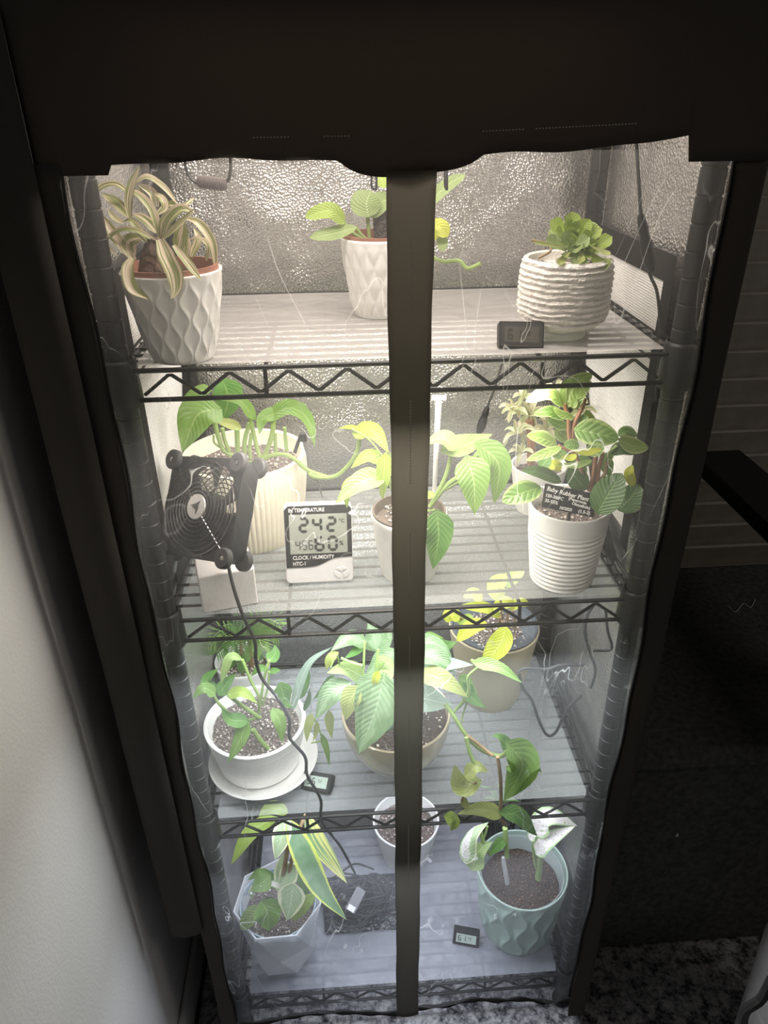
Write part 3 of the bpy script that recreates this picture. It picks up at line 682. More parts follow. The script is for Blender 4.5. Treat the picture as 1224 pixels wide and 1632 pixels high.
MB().tube([at(692,795,.125),at(694,740,.125),at(699,640,.125)],[.003,.003,.0042],8).tube([at(688,634,.125),at(711,634,.125)],.0035,8).build('rod',M_plain,ws)
p6=P('glossy round-leaved rubber plant in white horizontally ringed pot, right of middle shelf',(.209,.044,Z2))
potbody(p6,(.209,.044,Z2),.110,.039,.051,M_white,lambda a,t:.0011*math.sin(t*105)*max(0,min(1,(.80-t)*6)),n=80,steps=120,curve=.2)
soil(p6,(.211,.044),.044,Z2+.094,M_gsoil,60)
c=Crop(4.533,780,580,.04,p6)
for pts,w,d0,d1,mm in [([(520,850),(380,790),(235,770)],98,-.02,-.03,'dark'),([(375,890),(230,935),(92,1000)],165,-.03,-.05,'rubber'),([(700,910),(630,830),(570,750)],150,-.01,0,'dark'),
 ([(780,1085),(860,940),(960,790)],210,-.05,-.04,'dark'),([(930,1060),(1020,970),(1085,870)],190,-.03,-.02,'dark'),([(1045,880),(1010,800),(1035,730)],75,-.02,-.02,'lime'),
 ([(610,470),(760,500),(938,545)],195,-.03,-.05,'rubber'),([(930,545),(1030,590),(1150,605)],125,-.03,-.03,'rubberlight'),([(930,520),(990,490),(1070,520)],85,0,0,'rubber'),
 ([(490,590),(390,540),(268,520)],118,-.02,-.03,'rubberlight'),([(520,600),(400,650),(265,700)],72,-.03,-.05,'rubberlight'),([(650,590),(590,585),(535,590)],85,-.01,-.01,'rubber'),
 ([(812,615),(700,640),(608,632)],55,-.02,-.03,'lime'),([(630,655),(580,680),(520,675)],52,-.02,-.03,'lime'),([(745,695),(620,735),(490,722)],45,-.01,-.02,'rubberlight'),
 ([(545,300),(420,215),(262,275)],112,0,-.02,'rubberlight'),([(612,385),(520,365),(458,320)],66,-.02,-.03,'rubberlight'),([(550,395),(440,345),(320,370)],90,0,0,'rubber'),
 ([(555,320),(600,170),(745,68)],135,0,.01,'rubberlight'),([(620,330),(640,220),(738,125)],100,-.01,0,'rubberlight'),([(540,290),(530,200),(560,110)],50,0,0,'rubberlight'),
 ([(660,440),(680,400),(690,360)],70,0,0,'rubber'),([(370,750),(400,710),(440,660)],90,0,0,'green'),([(870,650),(960,610),(1075,640)],100,0,0,'dark'),([(560,560),(500,520),(480,470)],60,.01,.01,'rubberlight'),
 ([(600,320),(610,290),(620,250)],50,-.01,-.01,'rubberlight'),([(700,640),(760,620),(830,560)],110,0,0,'rubber'),([(560,640),(500,650),(440,600)],100,.01,.01,'rubber'),([(640,560),(560,530),(470,480)],90,.015,.015,'rubberlight'),([(700,800),(640,740),(640,660)],110,.01,.01,'green'),([(880,800),(850,740),(830,640)],90,.02,.02,'green'),([(580,450),(500,440),(420,400)],80,.015,.015,'rubber'),([(760,480),(720,400),(700,330)],80,.015,.015,'rubberlight'),([(740,720),(680,700),(600,700)],80,.02,.02,'green'),([(520,760),(470,730),(430,760)],80,.02,.02,'lime'),([(820,740),(850,680),(900,650)],80,.01,.01,'rubber')]:
    c.leaf(pts,w*1.13,mm,'oval',d0,d1,fold=.12,wave=.015)
for pts,r,m_ in (([(720,920),(745,840),(765,700),(780,620)],.003,M_rstem),([(780,870),(790,760),(820,640)],.0026,M_rstem),([(700,900),(640,700),(580,540),(570,390),(540,290)],.0026,M_rstem),([(600,540),(620,420),(670,320),(690,250)],.0026,M_rstem),([(600,640),(560,620),(500,590)],.002,M_rstem),([(370,890),(385,910),(400,930)],.002,M_plain),([(840,700),(870,640),(920,590)],.002,M_stem),([(770,860),(830,800),(850,700)],.0022,M_bstem)): c.stem(pts,r,m_)
p7=P('pale cream-striped leafy plant in plain white pot behind the rubber plant',(.215,.245,Z2))
potbody(p7,(.222,.235,Z2),.073,.030,.042,M_white,None,n=64,steps=16)
soil(p7,(.222,.235),.037,Z2+.06,M_gsoil)
c=Crop(4.533,780,580,.2,p7)
c.stem([(300,720),(300,560),(290,400)],.006,M_rstem)
random.seed(3)
for cx,cy,R,n in((290,370,150,13),(200,500,120,9),(170,330,110,7),(420,470,110,8),(250,240,90,6),(660,340,120,5),(230,640,90,6),(600,250,110,5),(480,180,80,5)):
    for i in range(n):
        a=i*2*PI/n+random.uniform(-.3,.3); r=R*random.uniform(.8,1.25); dx,dy=math.cos(a)*r,math.sin(a)*r*.8
        c.leaf([(cx,cy),(cx+dx*.55,cy+dy*.55-r*.18),(cx+dx,cy+dy+r*.12)],random.uniform(30,46),'tradpale','strap',0,random.uniform(-.03,.03),fold=.3,n=9,nu=4)
# plant label
tb=V((.193,.001,1.068))
lab=thing('plant_label','small black tag handwritten in white stuck in the rubber plant pot','plant tag',tb,(math.radians(66),math.radians(0),0))
lab.rotation_euler=(math.radians(58),math.radians(15.5),math.radians(1))
def rrect(w,h,r,n=5):
    out=[]
    for cx,cy,a0 in((w/2-r,h/2-r,0),(-w/2+r,h/2-r,90),(-w/2+r,-h/2+r,180),(w/2-r,-h/2+r,270)):
        for k in range(n+1): a=math.radians(a0+90*k/n); out.append((cx+r*math.cos(a),cy+r*math.sin(a)))
    return out
MB().prism(rrect(.066,.028,.001),-.0006,.0006).build('tag_board',M_dark,lab,local=True,smooth=False)
MB().tube([(.194,-.0035,1.060),(.196,.004,1.046),(.198,.010,1.022)],.002,6).build('tag_stem',M_dark,None)
bpy.context.view_layer.update(); _st=COL.objects['tag_stem']; _st.parent=lab; _st.matrix_parent_inverse=lab.matrix_world.inverted()
def text(s,size,loc,m,par,rot=(0,0,0),shear=0,name='lettering',ext=.0002,align='LEFT',sx=1):
    cu=bpy.data.curves.new('t','FONT'); cu.body=s; cu.size=size; cu.shear=shear; cu.extrude=ext; cu.align_x=align; cu.resolution_u=2; cu.offset=size*.012
    t=bpy.data.objects.new('t',cu); me=bpy.data.meshes.new_from_object(t); bpy.data.objects.remove(t); me.materials.clear(); me.materials.append(m)
    o=bpy.data.objects.new(name,me); o.location=loc; o.rotation_euler=rot; o.scale=(sx,1,1); o.parent=par; COL.objects.link(o); return o
hw=(0,0,math.radians(-3))
text('Baby Rubber Plant',.0072,(-.0305,.0062,.0009),M_print,lab,(0,0,math.radians(-3)),.15)
text('150-300FC',.0056,(-.031,-.0012,.0009),M_print,lab,(0,0,math.radians(-2)),.1,sx=.9)
text('(Peperomia',.0050,(-.002,.0008,.0009),M_print,lab,(0,0,math.radians(-4)),.1)
text('Obtusifolia)',.0050,(.003,-.0042,.0009),M_print,lab,(0,0,math.radians(-4)),.1)
text('35-55%',.0056,(-.031,-.0072,.0009),M_print,lab,(0,0,math.radians(-2)),.1)
text('10/2025',.0050,(-.012,-.0122,.0009),M_print,lab,(0,0,0),.2)
text('(1.5-2)',.0056,(.0125,-.0118,.0009),M_print,lab,(0,0,0),.1)
# foam block and fan
FB=thing('foam_block','white foam packing block propping up the black fan','foam block',(-.222,.035,Z2))
fo=MB().box((0,0,.0265),(.068,.055,.053)).build('foam',M_foam,FB,local=True,smooth=False,bevel=.002); FB.rotation_euler=(0,0,math.radians(14))
def fan():
    fc=V((-.2305,.032,1.060))
    t=thing('desk_fan','black square wire-grilled fan standing on the white foam block','fan',fc)
    t.rotation_euler=(math.radians(57),math.radians(-11),math.radians(-35.5))    # local: x right, y up, z = face normal toward viewer
    S=.060; th=.0255
    n=48; mb=MB(); sq=[]; ci=[]
    for k in range(n):
        a=2*PI*k/n; cx,cy=math.cos(a),math.sin(a); q=1/max(abs(cx),abs(cy)); q=min(q,1.30); sq.append((cx*q*S,cy*q*S)); ci.append((cx*S*.965,cy*S*.965))
    vs=[(x,y,z) for z in(-th/2,th/2) for x,y in sq]+[(x,y,z) for z in(-th/2,th/2) for x,y in ci]
    fs=[]
    for k in range(n):
        j=(k+1)%n; fs+= [(k,j,n+j,n+k),(n+k,n+j,3*n+j,3*n+k),(k,2*n+k,2*n+j,j),(2*n+k,3*n+k,3*n+j,2*n+j)]
    mb.add(vs,fs).build('housing',M_dark,t,local=True,fac=30,bevel=.0008)
    MB().lathe([(0,-.010),(.020,-.010),(.021,.008),(.019,.010),(0,.010)],(0,0,0),32).build('motor_hub',M_dark,t,local=True)
    for k in range(7):
        mb=MB(); a0=2*PI*k/7
        for i in range(7):
            r=.019+(.0375)*i/6
            for j in range(6):
                u=j/5; a=a0+(.75*u)+.25*i/6; mb.v.append(V((r*math.cos(a),r*math.sin(a),.009-.018*u)))
        for i in range(6):
            for j in range(5): q=i*6+j; mb.f.append((q,q+1,q+7,q+6))
        b=mb.build('blade',M_dark,t,local=True,fac=180); so=b.modifiers.new('s','SOLIDIFY'); so.thickness=.0012
    for side,zz in((1,th/2+.003),(-1,-th/2-.003)):
        mb=MB()
        for i,r in enumerate((.0185,.0235,.029,.0345,.040,.0455,.051,.0565)):
            z=zz+side*.003*(1-(r/.058)**2); mb.tube([(r*math.cos(2*PI*k/40),r*math.sin(2*PI*k/40),z) for k in range(40)],.0007,5,closed=True)
        for k in range(4):
            a=PI/4+k*PI/2; mb.tube([(.014*math.cos(a),.014*math.sin(a),zz+side*.0025),(.058*math.cos(a),.058*math.sin(a),zz-side*.001),(.071*math.cos(a),.071*math.sin(a),zz-side*.003)],.0009,5)
        mb.build('grille',mat('dark_chrome',(.14,.13,.13),.25,.8),t,local=True)
    h=MB().lathe([(0,.0195),(.0145,.0195),(.0150,.0188),(.0150,.0175),(0,.0175)],(0,0,0),36).build('grille_badge',M_hub,t,local=True,label='round silver badge with a dark arrow-like emblem')
    em=MB().prism([(.0065,.0070),(.0008,.0042),(-.0090,.0008),(-.0035,.0004),(-.0060,-.0020),(-.0016,-.0012),(-.0020,-.0035),(.0006,-.0022),(.0016,-.0090),(.0042,-.0018),(.0040,.0030)],.0194,.0201)
    em.build('emblem',M_ink,h,local=True,smooth=False)
    for sx in(-1,1):
        for sy in(-1,1):
            for sz in(-1,1):
                z=sz*(th/2+.0035)
                pd=MB().lathe([(0,-.004),(.0105,-.004),(.0122,-.0025),(.0122,.0025),(.0105,.004),(.004,.004),(.0038,.0025),(0,.0025)],(sx*.0545,sy*.0545,z),24,R=None if sz>0 else Matrix.Rotation(PI,3,'X')).build('rubber_corner',M_rubberb,t,local=True)
                if sz>0:
                    MB().lathe([(0,0),(.0028,0),(.0028,.0012),(0,.0018)],(sx*.0545,sy*.0545,z+.0026),10).build('screw',mat('screw_steel',(.3,.29,.28),.3,.9),pd,local=True)
    return t
fan()
# clock / thermometer
ck=thing('digital_clock','white and black digital thermometer clock standing on the middle shelf','clock',(-.1053,.052,.9352))
ck.rotation_euler=(math.radians(76.5),math.radians(1.3),math.radians(1.9))
W_,H_=.0865,.104
body=MB().prism([(x,y+H_/2) for x,y in rrect(W_,H_,.006)],-.018,0).build('case',M_plain,ck,local=True,bevel=.0012,fac=30)
xs=[-W_/2+.001+(W_-.002)*i/24 for i in range(25)]
low=[(x,.0215+ (.0125/(1+math.exp(-(x-.008)*170)))) for x in xs]
MB().prism(low+[(W_/2-.001,H_-.006),(W_/2-.006,H_-.0008),(-W_/2+.006,H_-.0008),(-W_/2+.001,H_-.006)],.0,.0008).build('black_bezel',M_dark,ck,local=True,smooth=False)
MB().box((0,.066,.001),(.073,.052,.0008)).build('display',M_lcd,ck,local=True,smooth=False)
SEG={'0':'abcdef','1':'bc','2':'abged','3':'abgcd','4':'fgbc','5':'afgcd','6':'afgedc','7':'abc','8':'abcdefg','9':'abcdfg','-':'g'}
def seg7(ch,x,y,w,h,z,mb,t=.16):
    th=t*w*1.3
    S={'a':((0,h),(w,h)),'g':((0,h/2),(w,h/2)),'d':((0,0),(w,0)),'f':((0,h/2),(0,h)),'b':((w,h/2),(w,h)),'e':((0,0),(0,h/2)),'c':((w,0),(w,h/2))}
    for s in SEG.get(ch,''):
        (x0,y0),(x1,y1)=S[s]
        if y0==y1: p=[(x0+th*.15,y0),(x0+th*.6,y0+th/2),(x1-th*.6,y0+th/2),(x1-th*.15,y0),(x1-th*.6,y0-th/2),(x0+th*.6,y0-th/2)]
        else: p=[(x0,y0+th*.15),(x0+th/2,y0+th*.6),(x0+th/2,y1-th*.6),(x0,y1-th*.15),(x0-th/2,y1-th*.6),(x0-th/2,y0+th*.6)]
        mb.prism([(x+a,y+b) for a,b in p],z,z+.0003)
mb=MB()
for ch,x in(('2',-.023),('4',-.006),('2',.012)): seg7(ch,x,.070,.0095,.017,.0015,mb,.28)
for ch,x in(('6',-.004),('0',.013)): seg7(ch,x,.0445,.0095,.017,.0015,mb,.28)
for ch,x in(('4',-.029),('5',-.0205),('6',-.0125)): seg7(ch,x,.046,.0048,.0115,.0015,mb,.18)
mb.box((-.0222,.050,.0016),(.0008,.0012,.0003)).box((-.0222,.054,.0016),(.0008,.0012,.0003))
mb.build('digits',M_ink,ck,local=True,smooth=False)
text('°C',.007,(.026,.080,.0015),M_ink,ck); text('%',.008,(.026,.050,.0015),M_ink,ck)
text('IN TEMPERATURE',.0068,(-.037,.0955,.0012),M_print,ck,ext=.0003,sx=.85); text('CLOCK / HUMIDITY',.0070,(-.034,.0325,.0012),M_print,ck,ext=.0003,sx=.85); text('HTC-1',.0070,(-.034,.0245,.0012),M_print,ck,ext=.0003,sx=.85)
for a in(90,210,330):
    q=[]
    for k in range(9):
        b=math.radians(a-48+96*k/8); q.append((.0095*math.cos(b),.0095*math.sin(b)))
    q.append((.002*math.cos(math.radians(a)),.002*math.sin(math.radians(a))))
    MB().prism([(x+.028,y*.8+.0125) for x,y in q],.0,.0011).build('button',M_plain,ck,local=True,bevel=.0003,smooth=False)
MB().box((0,.035,-.030),(.04,.002,.03)).build('rear_stand',M_plain,ck,local=True)
# small hygrometers
def hygro(loc,rot,label,digits,lcd,w=.048,h=.0285):
    t=thing('mini_hygrometer',label,'hygrometer',loc,rot,group='mini hygrometers')
    MB().prism([(x,y+h/2) for x,y in rrect(w,h,.0015)],-.014,0).build('case',M_dark,t,local=True,bevel=.0006,fac=30)
    MB().prism([(x,y+h/2) for x,y in rrect(w-.003,h-.003,.001)],0,.001).prism([(x,y+h/2) for x,y in rrect(w-.008,h-.008,.001)],.001,.0012).build('bezel',M_rubberb,t,local=True,smooth=False)
    MB().box((0,h/2,.0013),(w-.011,h-.012,.0005)).build('display',lcd,t,local=True,smooth=False)
    mb=MB(); x=-.0145
    for ch in digits: seg7(ch,x,.0095,.0045,.0095,.0016,mb,.22); x+=.0085
    for ch in '72': seg7(ch,x,.0135,.0022,.0045,.0016,mb,.2); x+=.0042
    mb.build('digits',M_ink,t,local=True,smooth=False)
M_lcdd=mat('unlit_lcd_face',(.10,.095,.085),.25)
hygro((.1261,.018,1.2461),(math.radians(62),math.radians(2),math.radians(-3)),'small black hygrometer with dark display beside the ribbed white succulent pot','61',M_lcdd)
hygro((-.1346,.035,.5655),(math.radians(34),math.radians(-8),math.radians(-22)),'small black hygrometer on the shelf right of the white saucer','55',M_lcdb)
hygro((.1186,.055,.1050),(math.radians(64),math.radians(2),math.radians(-13.6)),'small black hygrometer reading 61 on the lowest shelf','61',M_lcdb)
# ---- shelf 3
p8=P('bushy parlour palm with fine leaflets in white pot, back left of third shelf',(-.257,.255,Z3))
potbody(p8,(-.257,.255,Z3),.082,.036,.048,M_white,None,n=64,steps=16)
soil(p8,(-.257,.255),.043,Z3+.066,M_gsoil,160)
c=Crop(3.825,220,940,.25,p8); random.seed(11)
for bx in(640,690,700): c.stem([(bx,470),(bx-8,400),(bx-15,300)],.0022,M_bstem)
for k,(tx,ty,cx,cy) in enumerate(((430,330,520,250),(480,380,560,300),(860,210,780,190),(560,400,600,280),(800,300,740,210),(640,190,650,240),(740,170,720,210),(520,220,580,220),(850,280,780,240),(600,450,640,340),(760,360,720,280),(700,400,690,300))):
    P0=[c.pt(680,380,0),c.pt(cx,cy,random.uniform(-.02,.02)),c.pt(tx,ty,random.uniform(-.05,.02))]; sp=resample(spline(P0,8),16); mb=MB(); mb.uv=[]
    mb.tube(sp,.0008,4); mb.uv+=[(.5,.5)]*len(mb.v)
    for i in range(4,17):
        T=(sp[min(i+1,16)]-sp[i-1]).normalized(); N=V((0,-.5,.8)); B=T.cross(N).normalized()
        for s_ in(-1,1):
            ln=.026*math.sin(PI*(i-2)/17)+.008; d=(T*.8+B*s_*.75+V((0,0,-.25))).normalized(); wd=T.cross(d).cross(d).normalized()*.0016
            p=sp[i]; q=[p,p+d*ln*.4+wd,p+d*ln,p+d*ln*.4-wd]; o0=len(mb.v); mb.v+=q; mb.uv+=[(.5,0),(1,.4),(.5,1),(0,.4)]; mb.f.append((o0,o0+1,o0+2,o0+3))
    mb.build('frond',LM['green' if k%2 else 'pothos'],p8,smooth=False)
p9=P('arrow-leaved plant in wide white pot set in a saucer, front left of third shelf',(-.222,.105,Z3+.006))
potbody(p9,(-.222,.105,Z3+.006),.080,.062,.078,M_white,lambda a,t:.0005*math.sin(t*60)*(1 if t<.85 else 0),n=72,steps=60,thick=.006)
soil(p9,(-.222,.105),.071,Z3+.071,M_gsoil,280)
sc=MB().lathe([(.0,.0),(.062,.0),(.068,.002),(.083,.020),(.085,.021),(.083,.023),(.068,.007),(.063,.004),(.0,.004)],(0,0,0),64).build('saucer',M_white); sc.location=(-.214,.094,Z3); tag(sc,'round white saucer under the wide white pot','saucer')
c=Crop(3.825,220,940,.08,p9)
for pts,w,d0,d1,mm in [([(635,425),(560,415),(505,575)],62,0,-.01,'lightgreen'),([(800,430),(835,390),(835,335)],85,0,.02,'green'),([(800,490),(740,480),(688,528)],46,0,0,'green'),([(800,500),(870,488)],42,0,0,'green'),
 ([(450,625),(420,550),(492,478)],85,-.01,0,'green'),([(460,630),(400,600),(333,662)],82,-.02,-.03,'pothos'),([(500,630),(540,570),(600,510)],90,-.01,0,'green'),([(560,640),(640,625),(728,692)],78,-.02,-.03,'bright'),
 ([(650,800),(560,790),(507,722)],98,-.03,-.04,'green'),([(655,810),(620,920),(548,1055)],98,-.03,-.06,'pothos'),([(870,580),(900,680),(940,720)],115,-.02,-.02,'green'),([(830,740),(865,810),(880,930)],85,-.03,-.05,'pothos'),([(1010,740),(1040,670),(1045,600)],36,-.02,-.01,'dark'),
 ([(940,740),(990,560),(1060,430),(1190,345)],62,-.02,.0,'silver'),([(980,640),(1020,540),(1030,440)],90,0,0,'green')]:
    c.leaf(pts,w,mm,'heart' if w>70 else 'lance',d0,d1)
for pts,r in(([(635,425),(690,560),(735,650),(740,750)],.0022),([(800,430),(765,560),(740,740)],.002),([(450,625),(490,690),(540,740)],.0022),([(550,640),(640,710),(745,780)],.003),([(700,850),(740,910),(800,975)],.0035),([(800,500),(790,600),(760,700)],.0015),([(800,740),(840,745),(850,770)],.0018),([(650,810),(690,790),(740,780)],.0022)): c.stem(pts,r,None,-.02,-.02)
p10=P('trailing variegated heart-leaved vine in glossy taupe bowl, middle of third shelf',(-.005,.095,Z3))
prof=[(.001,0),(.022,0),(.026,.003)]
for i in range(1,25):
    a=i/24*PI/2; prof.append((.026+.058*math.sin(a)**.9,.003+.095*(1-math.cos(a))**.92))
prof+=[(.0825,.0995),(.080,.098),(.077,.085),(.001,.082)]
MB().lathe(prof,(-.005,.095,Z3),80).build('bowl',M_bowl,p10)
soil(p10,(-.005,.095),.0775,Z3+.088,M_soil,80)
c=Crop(4.22,470,940,.06,p10)
for pts,w,d0,d1,mm in [([(545,395),(530,300),(490,225)],180,.03,.05,'brasil'),([(560,395),(620,320),(640,260)],120,.03,.05,'brasil'),([(460,345),(360,330),(243,410)],135,.02,0,'brasil'),([(455,370),(400,420),(335,462)],70,.02,0,'green'),([(445,580),(340,530),(215,560)],150,0,-.02,'lightgreen'),
 ([(650,420),(560,510),(470,580)],170,.01,0,'brasil'),([(340,640),(240,700),(138,870)],165,-.02,-.03,'brasil'),([(250,590),(180,680),(118,745)],55,0,0,'dark'),([(415,670),(365,760),(342,876)],150,-.05,-.06,'olive'),
 ([(590,620),(540,820),(425,1105)],330,-.05,-.085,'brasil'),([(700,680),(660,850),(600,960)],260,-.04,-.06,'brasil'),([(520,600),(420,700),(330,740)],150,-.02,-.03,'brasil'),([(640,480),(600,520),(540,620)],150,0,-.01,'lightgreen'),([(690,640),(640,800),(500,1000)],260,-.04,-.06,'silver'),([(640,570),(560,610),(450,690)],110,-.02,-.03,'lightgreen'),([(560,560),(540,620),(545,680)],60,-.05,-.05,'lime'),
 ([(110,850),(85,940),(80,1025)],65,-.02,-.03,'olive'),([(230,830),(235,920),(250,1005)],66,-.02,-.03,'olive'),([(185,990),(215,1080),(232,1185)],48,-.02,-.03,'pothos'),([(150,900),(140,970),(120,1020)],40,-.02,-.03,'olive'),([(280,430),(230,470),(210,540)],70,0,0,'olive'),
 ([(790,360),(950,370),(1075,510)],130,.02,0,'brasil'),([(850,540),(1000,500),(1200,505)],130,.0,-.01,'silver'),([(860,570),(990,600),(1165,722)],150,-.02,-.04,'olive'),([(780,700),(900,740),(1065,775)],210,-.02,-.03,'silver'),([(840,430),(960,450),(1080,560)],150,0,-.01,'brasil'),([(1120,590),(1170,660),(1240,740)],110,0,0,'pothos'),
 ([(925,350),(1000,380),(1090,350)],120,.05,.05,'green'),([(885,300),(940,310),(1000,325)],45,.03,.03,'pothos'),([(700,500),(760,420),(800,360)],200,.03,.03,'brasil'),([(650,760),(740,700),(820,700)],200,0,-.01,'brasil')]:
    c.leaf(pts,w,mm,'heart',d0,d1,cup=.1)
for pts,r in(([(470,345),(465,460),(460,580)],.0016),([(310,460),(380,490),(455,510)],.0022),([(300,500),(280,440),(240,520)],.0012),([(1165,575),(1165,720),(1065,830),(1100,900),(1150,985)],.0020),([(1170,720),(1130,840),(1125,890)],.0014),([(560,400),(550,520),(560,700)],.002),([(130,860),(180,1000),(110,1030)],.0012),([(600,480),(520,580),(400,680)],.002)): c.stem(pts,r,None,-.01,-.02)
c=Crop(3.4,680,940,-.0,p10)
c.stem([(100,620),(145,680),(215,790),(300,870),(400,900),(450,860)],.0032,None,.03,-.03,'vine'); c.stem([(385,905),(400,1020),(403,1150),(395,1230),(430,1278)],.0027,M_bstem,-.03,-.03,'vine'); c.stem([(215,800),(240,900),(290,985)],.003,None,-.01,-.03,'vine')
c.stem([(240,380),(290,405),(225,470),(222,560),(150,660)],.0018,None,.03,.02,'vine'); c.stem([(270,1040),(210,1090),(185,1170)],.0018,M_bstem,-.03,-.03,'vine'); c.stem([(220,790),(310,860),(360,900)],.0025,M_bstem,0,-.02,'vine')
for pts,w,d0,d1,mm in [([(455,850),(520,960),(420,1142)],200,-.035,-.045,'pothos'),([(455,855),(560,920),(625,992)],75,-.03,-.03,'green'),([(450,870),(400,800),(350,790)],80,-.01,-.01,'green'),([(275,395),(400,425),(518,505)],78,.02,.0,'pothos'),([(200,520),(240,580),(320,640)],90,.05,.05,'green'),
 ([(270,1045),(180,1060),(150,945)],125,-.03,-.03,'olive'),([(220,1000),(270,960),(335,985)],80,-.03,-.03,'olive'),([(390,1212),(280,1190),(165,1215)],95,-.035,-.035,'olive'),([(105,1230),(150,1260),(130,1305)],80,-.03,-.03,'bright'),([(425,1210),(500,1230),(600,1335)],105,-.035,-.035,'green'),([(190,1140),(220,1170),(260,1180)],50,-.03,-.03,'olive')]:
    c.leaf(pts,w,mm,'heart',d0,d1)
p11=P('lime-leaved plant in tall tan pot full of gritty soil, back right of third shelf',(.17,.228,Z3))
potbody(p11,(.17,.228,Z3),.150,.049,.075,M_tan,None,n=80,steps=24,curve=.35,thick=.005)
MB().lathe([(.0,.12),(.066,.12),(.0715,.150),(.0725,.1545),(.070,.1545),(.0675,.148),(.0,.125)],(.17,.228,Z3),64).build('inner_pot',mat('dark_clear_rim',(.10,.11,.13),.15),p11)
soil(p11,(.17,.228),.068,Z3+.141,M_gsoil,290)
c=Crop(3.4,680,940,.2,p11)
for pts,w,d0,d1,mm in [([(330,185),(250,200),(163,278)],90,-.06,-.07,'lime'),([(430,195),(400,290),(310,398)],130,-.06,-.08,'lime'),([(430,210),(440,290),(412,355)],50,-.05,-.06,'lime'),([(400,150),(320,100),(180,90)],70,0,0,'lime'),([(180,160),(130,130),(105,175)],80,-.03,-.03,'lime'),([(250,140),(190,170),(160,150)],60,-.02,-.02,'bright'),([(450,110),(500,70),(560,80)],60,0,0,'lime'),([(360,110),(430,70),(480,90)],80,0,0,'lime'),([(400,50),(380,-20),(440,-80)],110,0,0,'lime'),([(420,-20),(470,-70),(530,-100)],90,0,0,'bright'),([(300,60),(250,20),(200,40)],70,0,0,'lime')]:
    c.leaf(pts,w,mm,'oval',d0,d1)
for pts in([(330,185),(350,200),(360,230)],[(430,200),(400,170),(390,230)],[(400,150),(385,200)],[(440,110),(440,220)],[(400,50),(410,180)],[(180,150),(240,190),(270,220)],[(470,110),(480,220)]): c.stem(pts,.0016,M_bstem,-.02,0)
# ---- shelf 4
p12=P('long-bladed yellow-edged plant with arrowhead leaves in faceted frosted white pot',(-.217,.070,Z4))
def facet_pot():
    b=V((-.217,.070,Z4)); n=7; mb=MB(); rot=.25
    ring=lambda r,z,o,k=n:[b+V((r*math.cos(2*PI*(i+o)/k+rot),r*math.sin(2*PI*(i+o)/k+rot),z)) for i in range(k)]
    A=ring(.030,0,0);B=ring(.060,.022,.5);C=ring(.064,.075,0);D=ring(.078,.158,.5);E=ring(.0755,.158,.5);F=ring(.060,.11,.5)
    mb.v=A+B+C+D+E+F+[b+V((0,0,.11))]
    for i in range(n):
        j=(i+1)%n
        mb.f+=[(i,j,n+i),(n+i,j,n+j),(n+i,n+j,2*n+j),(n+i,2*n+j,2*n+i),(2*n+i,2*n+j,3*n+i),(3*n+i,2*n+j,3*n+j),(3*n+i,3*n+j,4*n+j,4*n+i),(4*n+i,4*n+j,5*n+j,5*n+i),(5*n+i,5*n+j,6*n)]
    mb.f.append(tuple(range(n-1,-1,-1)))
    mb.build('pot',M_frost,p12,smooth=False)
facet_pot()
MB().lathe([(.0,.11),(.058,.112),(.066,.146),(.067,.148),(.065,.148),(.0595,.117),(.0,.114)],(-.217,.070,Z4),48).build('inner_pot',mat('pale_blue_liner',(.55,.66,.72),.4,trans=.3),p12)
soil(p12,(-.217,.070),.0595,Z4+.124,M_gsoil,80)
c=Crop(5.44,340,1280,.06,p12)
for pts,w,d0,d1,mm,sh in [([(640,130),(770,420),(930,740),(1155,1010)],215,0,-.05,'dracaena','lance'),([(800,100),(900,330),(1040,530),(1160,695)],155,.02,.0,'dracyel','lance'),([(650,120),(590,300),(535,490)],170,.0,-.02,'cream','lance'),([(560,120),(330,250),(155,530)],140,.03,.0,'bright','lance'),([(650,80),(500,40),(380,150)],120,.05,.04,'bright','lance'),
 ([(640,740),(600,570),(625,415)],200,0,.02,'cream','heart'),([(520,700),(410,610),(300,665)],120,0,0,'pothos','heart'),([(400,720),(340,760),(330,840)],75,-.01,-.01,'cream','heart'),([(690,720),(670,860),(640,1015)],250,-.02,-.04,'cream','heart'),
 ([(880,790),(790,880),(680,1015)],120,-.01,-.03,'bright','oval'),([(430,870),(470,960),(480,1108)],260,-.03,-.045,'pothos','heart'),([(700,560),(640,640),(560,740)],190,0,-.01,'cream','heart'),([(480,640),(420,690),(330,760)],190,-.01,-.02,'pothos','heart'),([(780,800),(740,880),(700,960)],150,-.005,-.01,'bright','heart'),([(440,910),(330,980),(235,1092)],150,-.03,-.04,'lightgreen','oval'),([(740,540),(790,660),(810,800)],150,.01,0,'green','heart'),([(600,740),(520,700),(400,720)],60,-.01,-.02,'white','lance'),([(560,860),(460,850),(390,900)],60,-.01,-.02,'dark','lance')]:
    c.leaf(pts,w,mm,sh,d0,d1)
for pts,r in(([(600,760),(610,600),(640,400),(660,150)],.004),([(640,740),(600,780),(580,850)],.002),([(700,720),(640,770),(600,850)],.002),([(430,880),(480,870),(560,860)],.002),([(800,100),(720,300),(660,600)],.003)): c.stem(pts,r,M_bstem if r>.0025 else None)
p13=P('white-leaved plant in dark soil in mint green wavy pot, right of lowest shelf',(.232,.088,Z4))
potbody(p13,(.221,.090,Z4),.166,.060,.081,M_mint,wavy(18,.30,11,.0055),n=288,steps=60,curve=.8,thick=.003,inner=.5)
MB().lathe([(.0,.06),(.062,.06),(.070,.130),(.073,.158),(.075,.160),(.073,.161),(.070,.13),(.060,.07)],(.220,.089,Z4),64).build('inner_pot',M_clear,p13,label='clear plastic nursery pot')
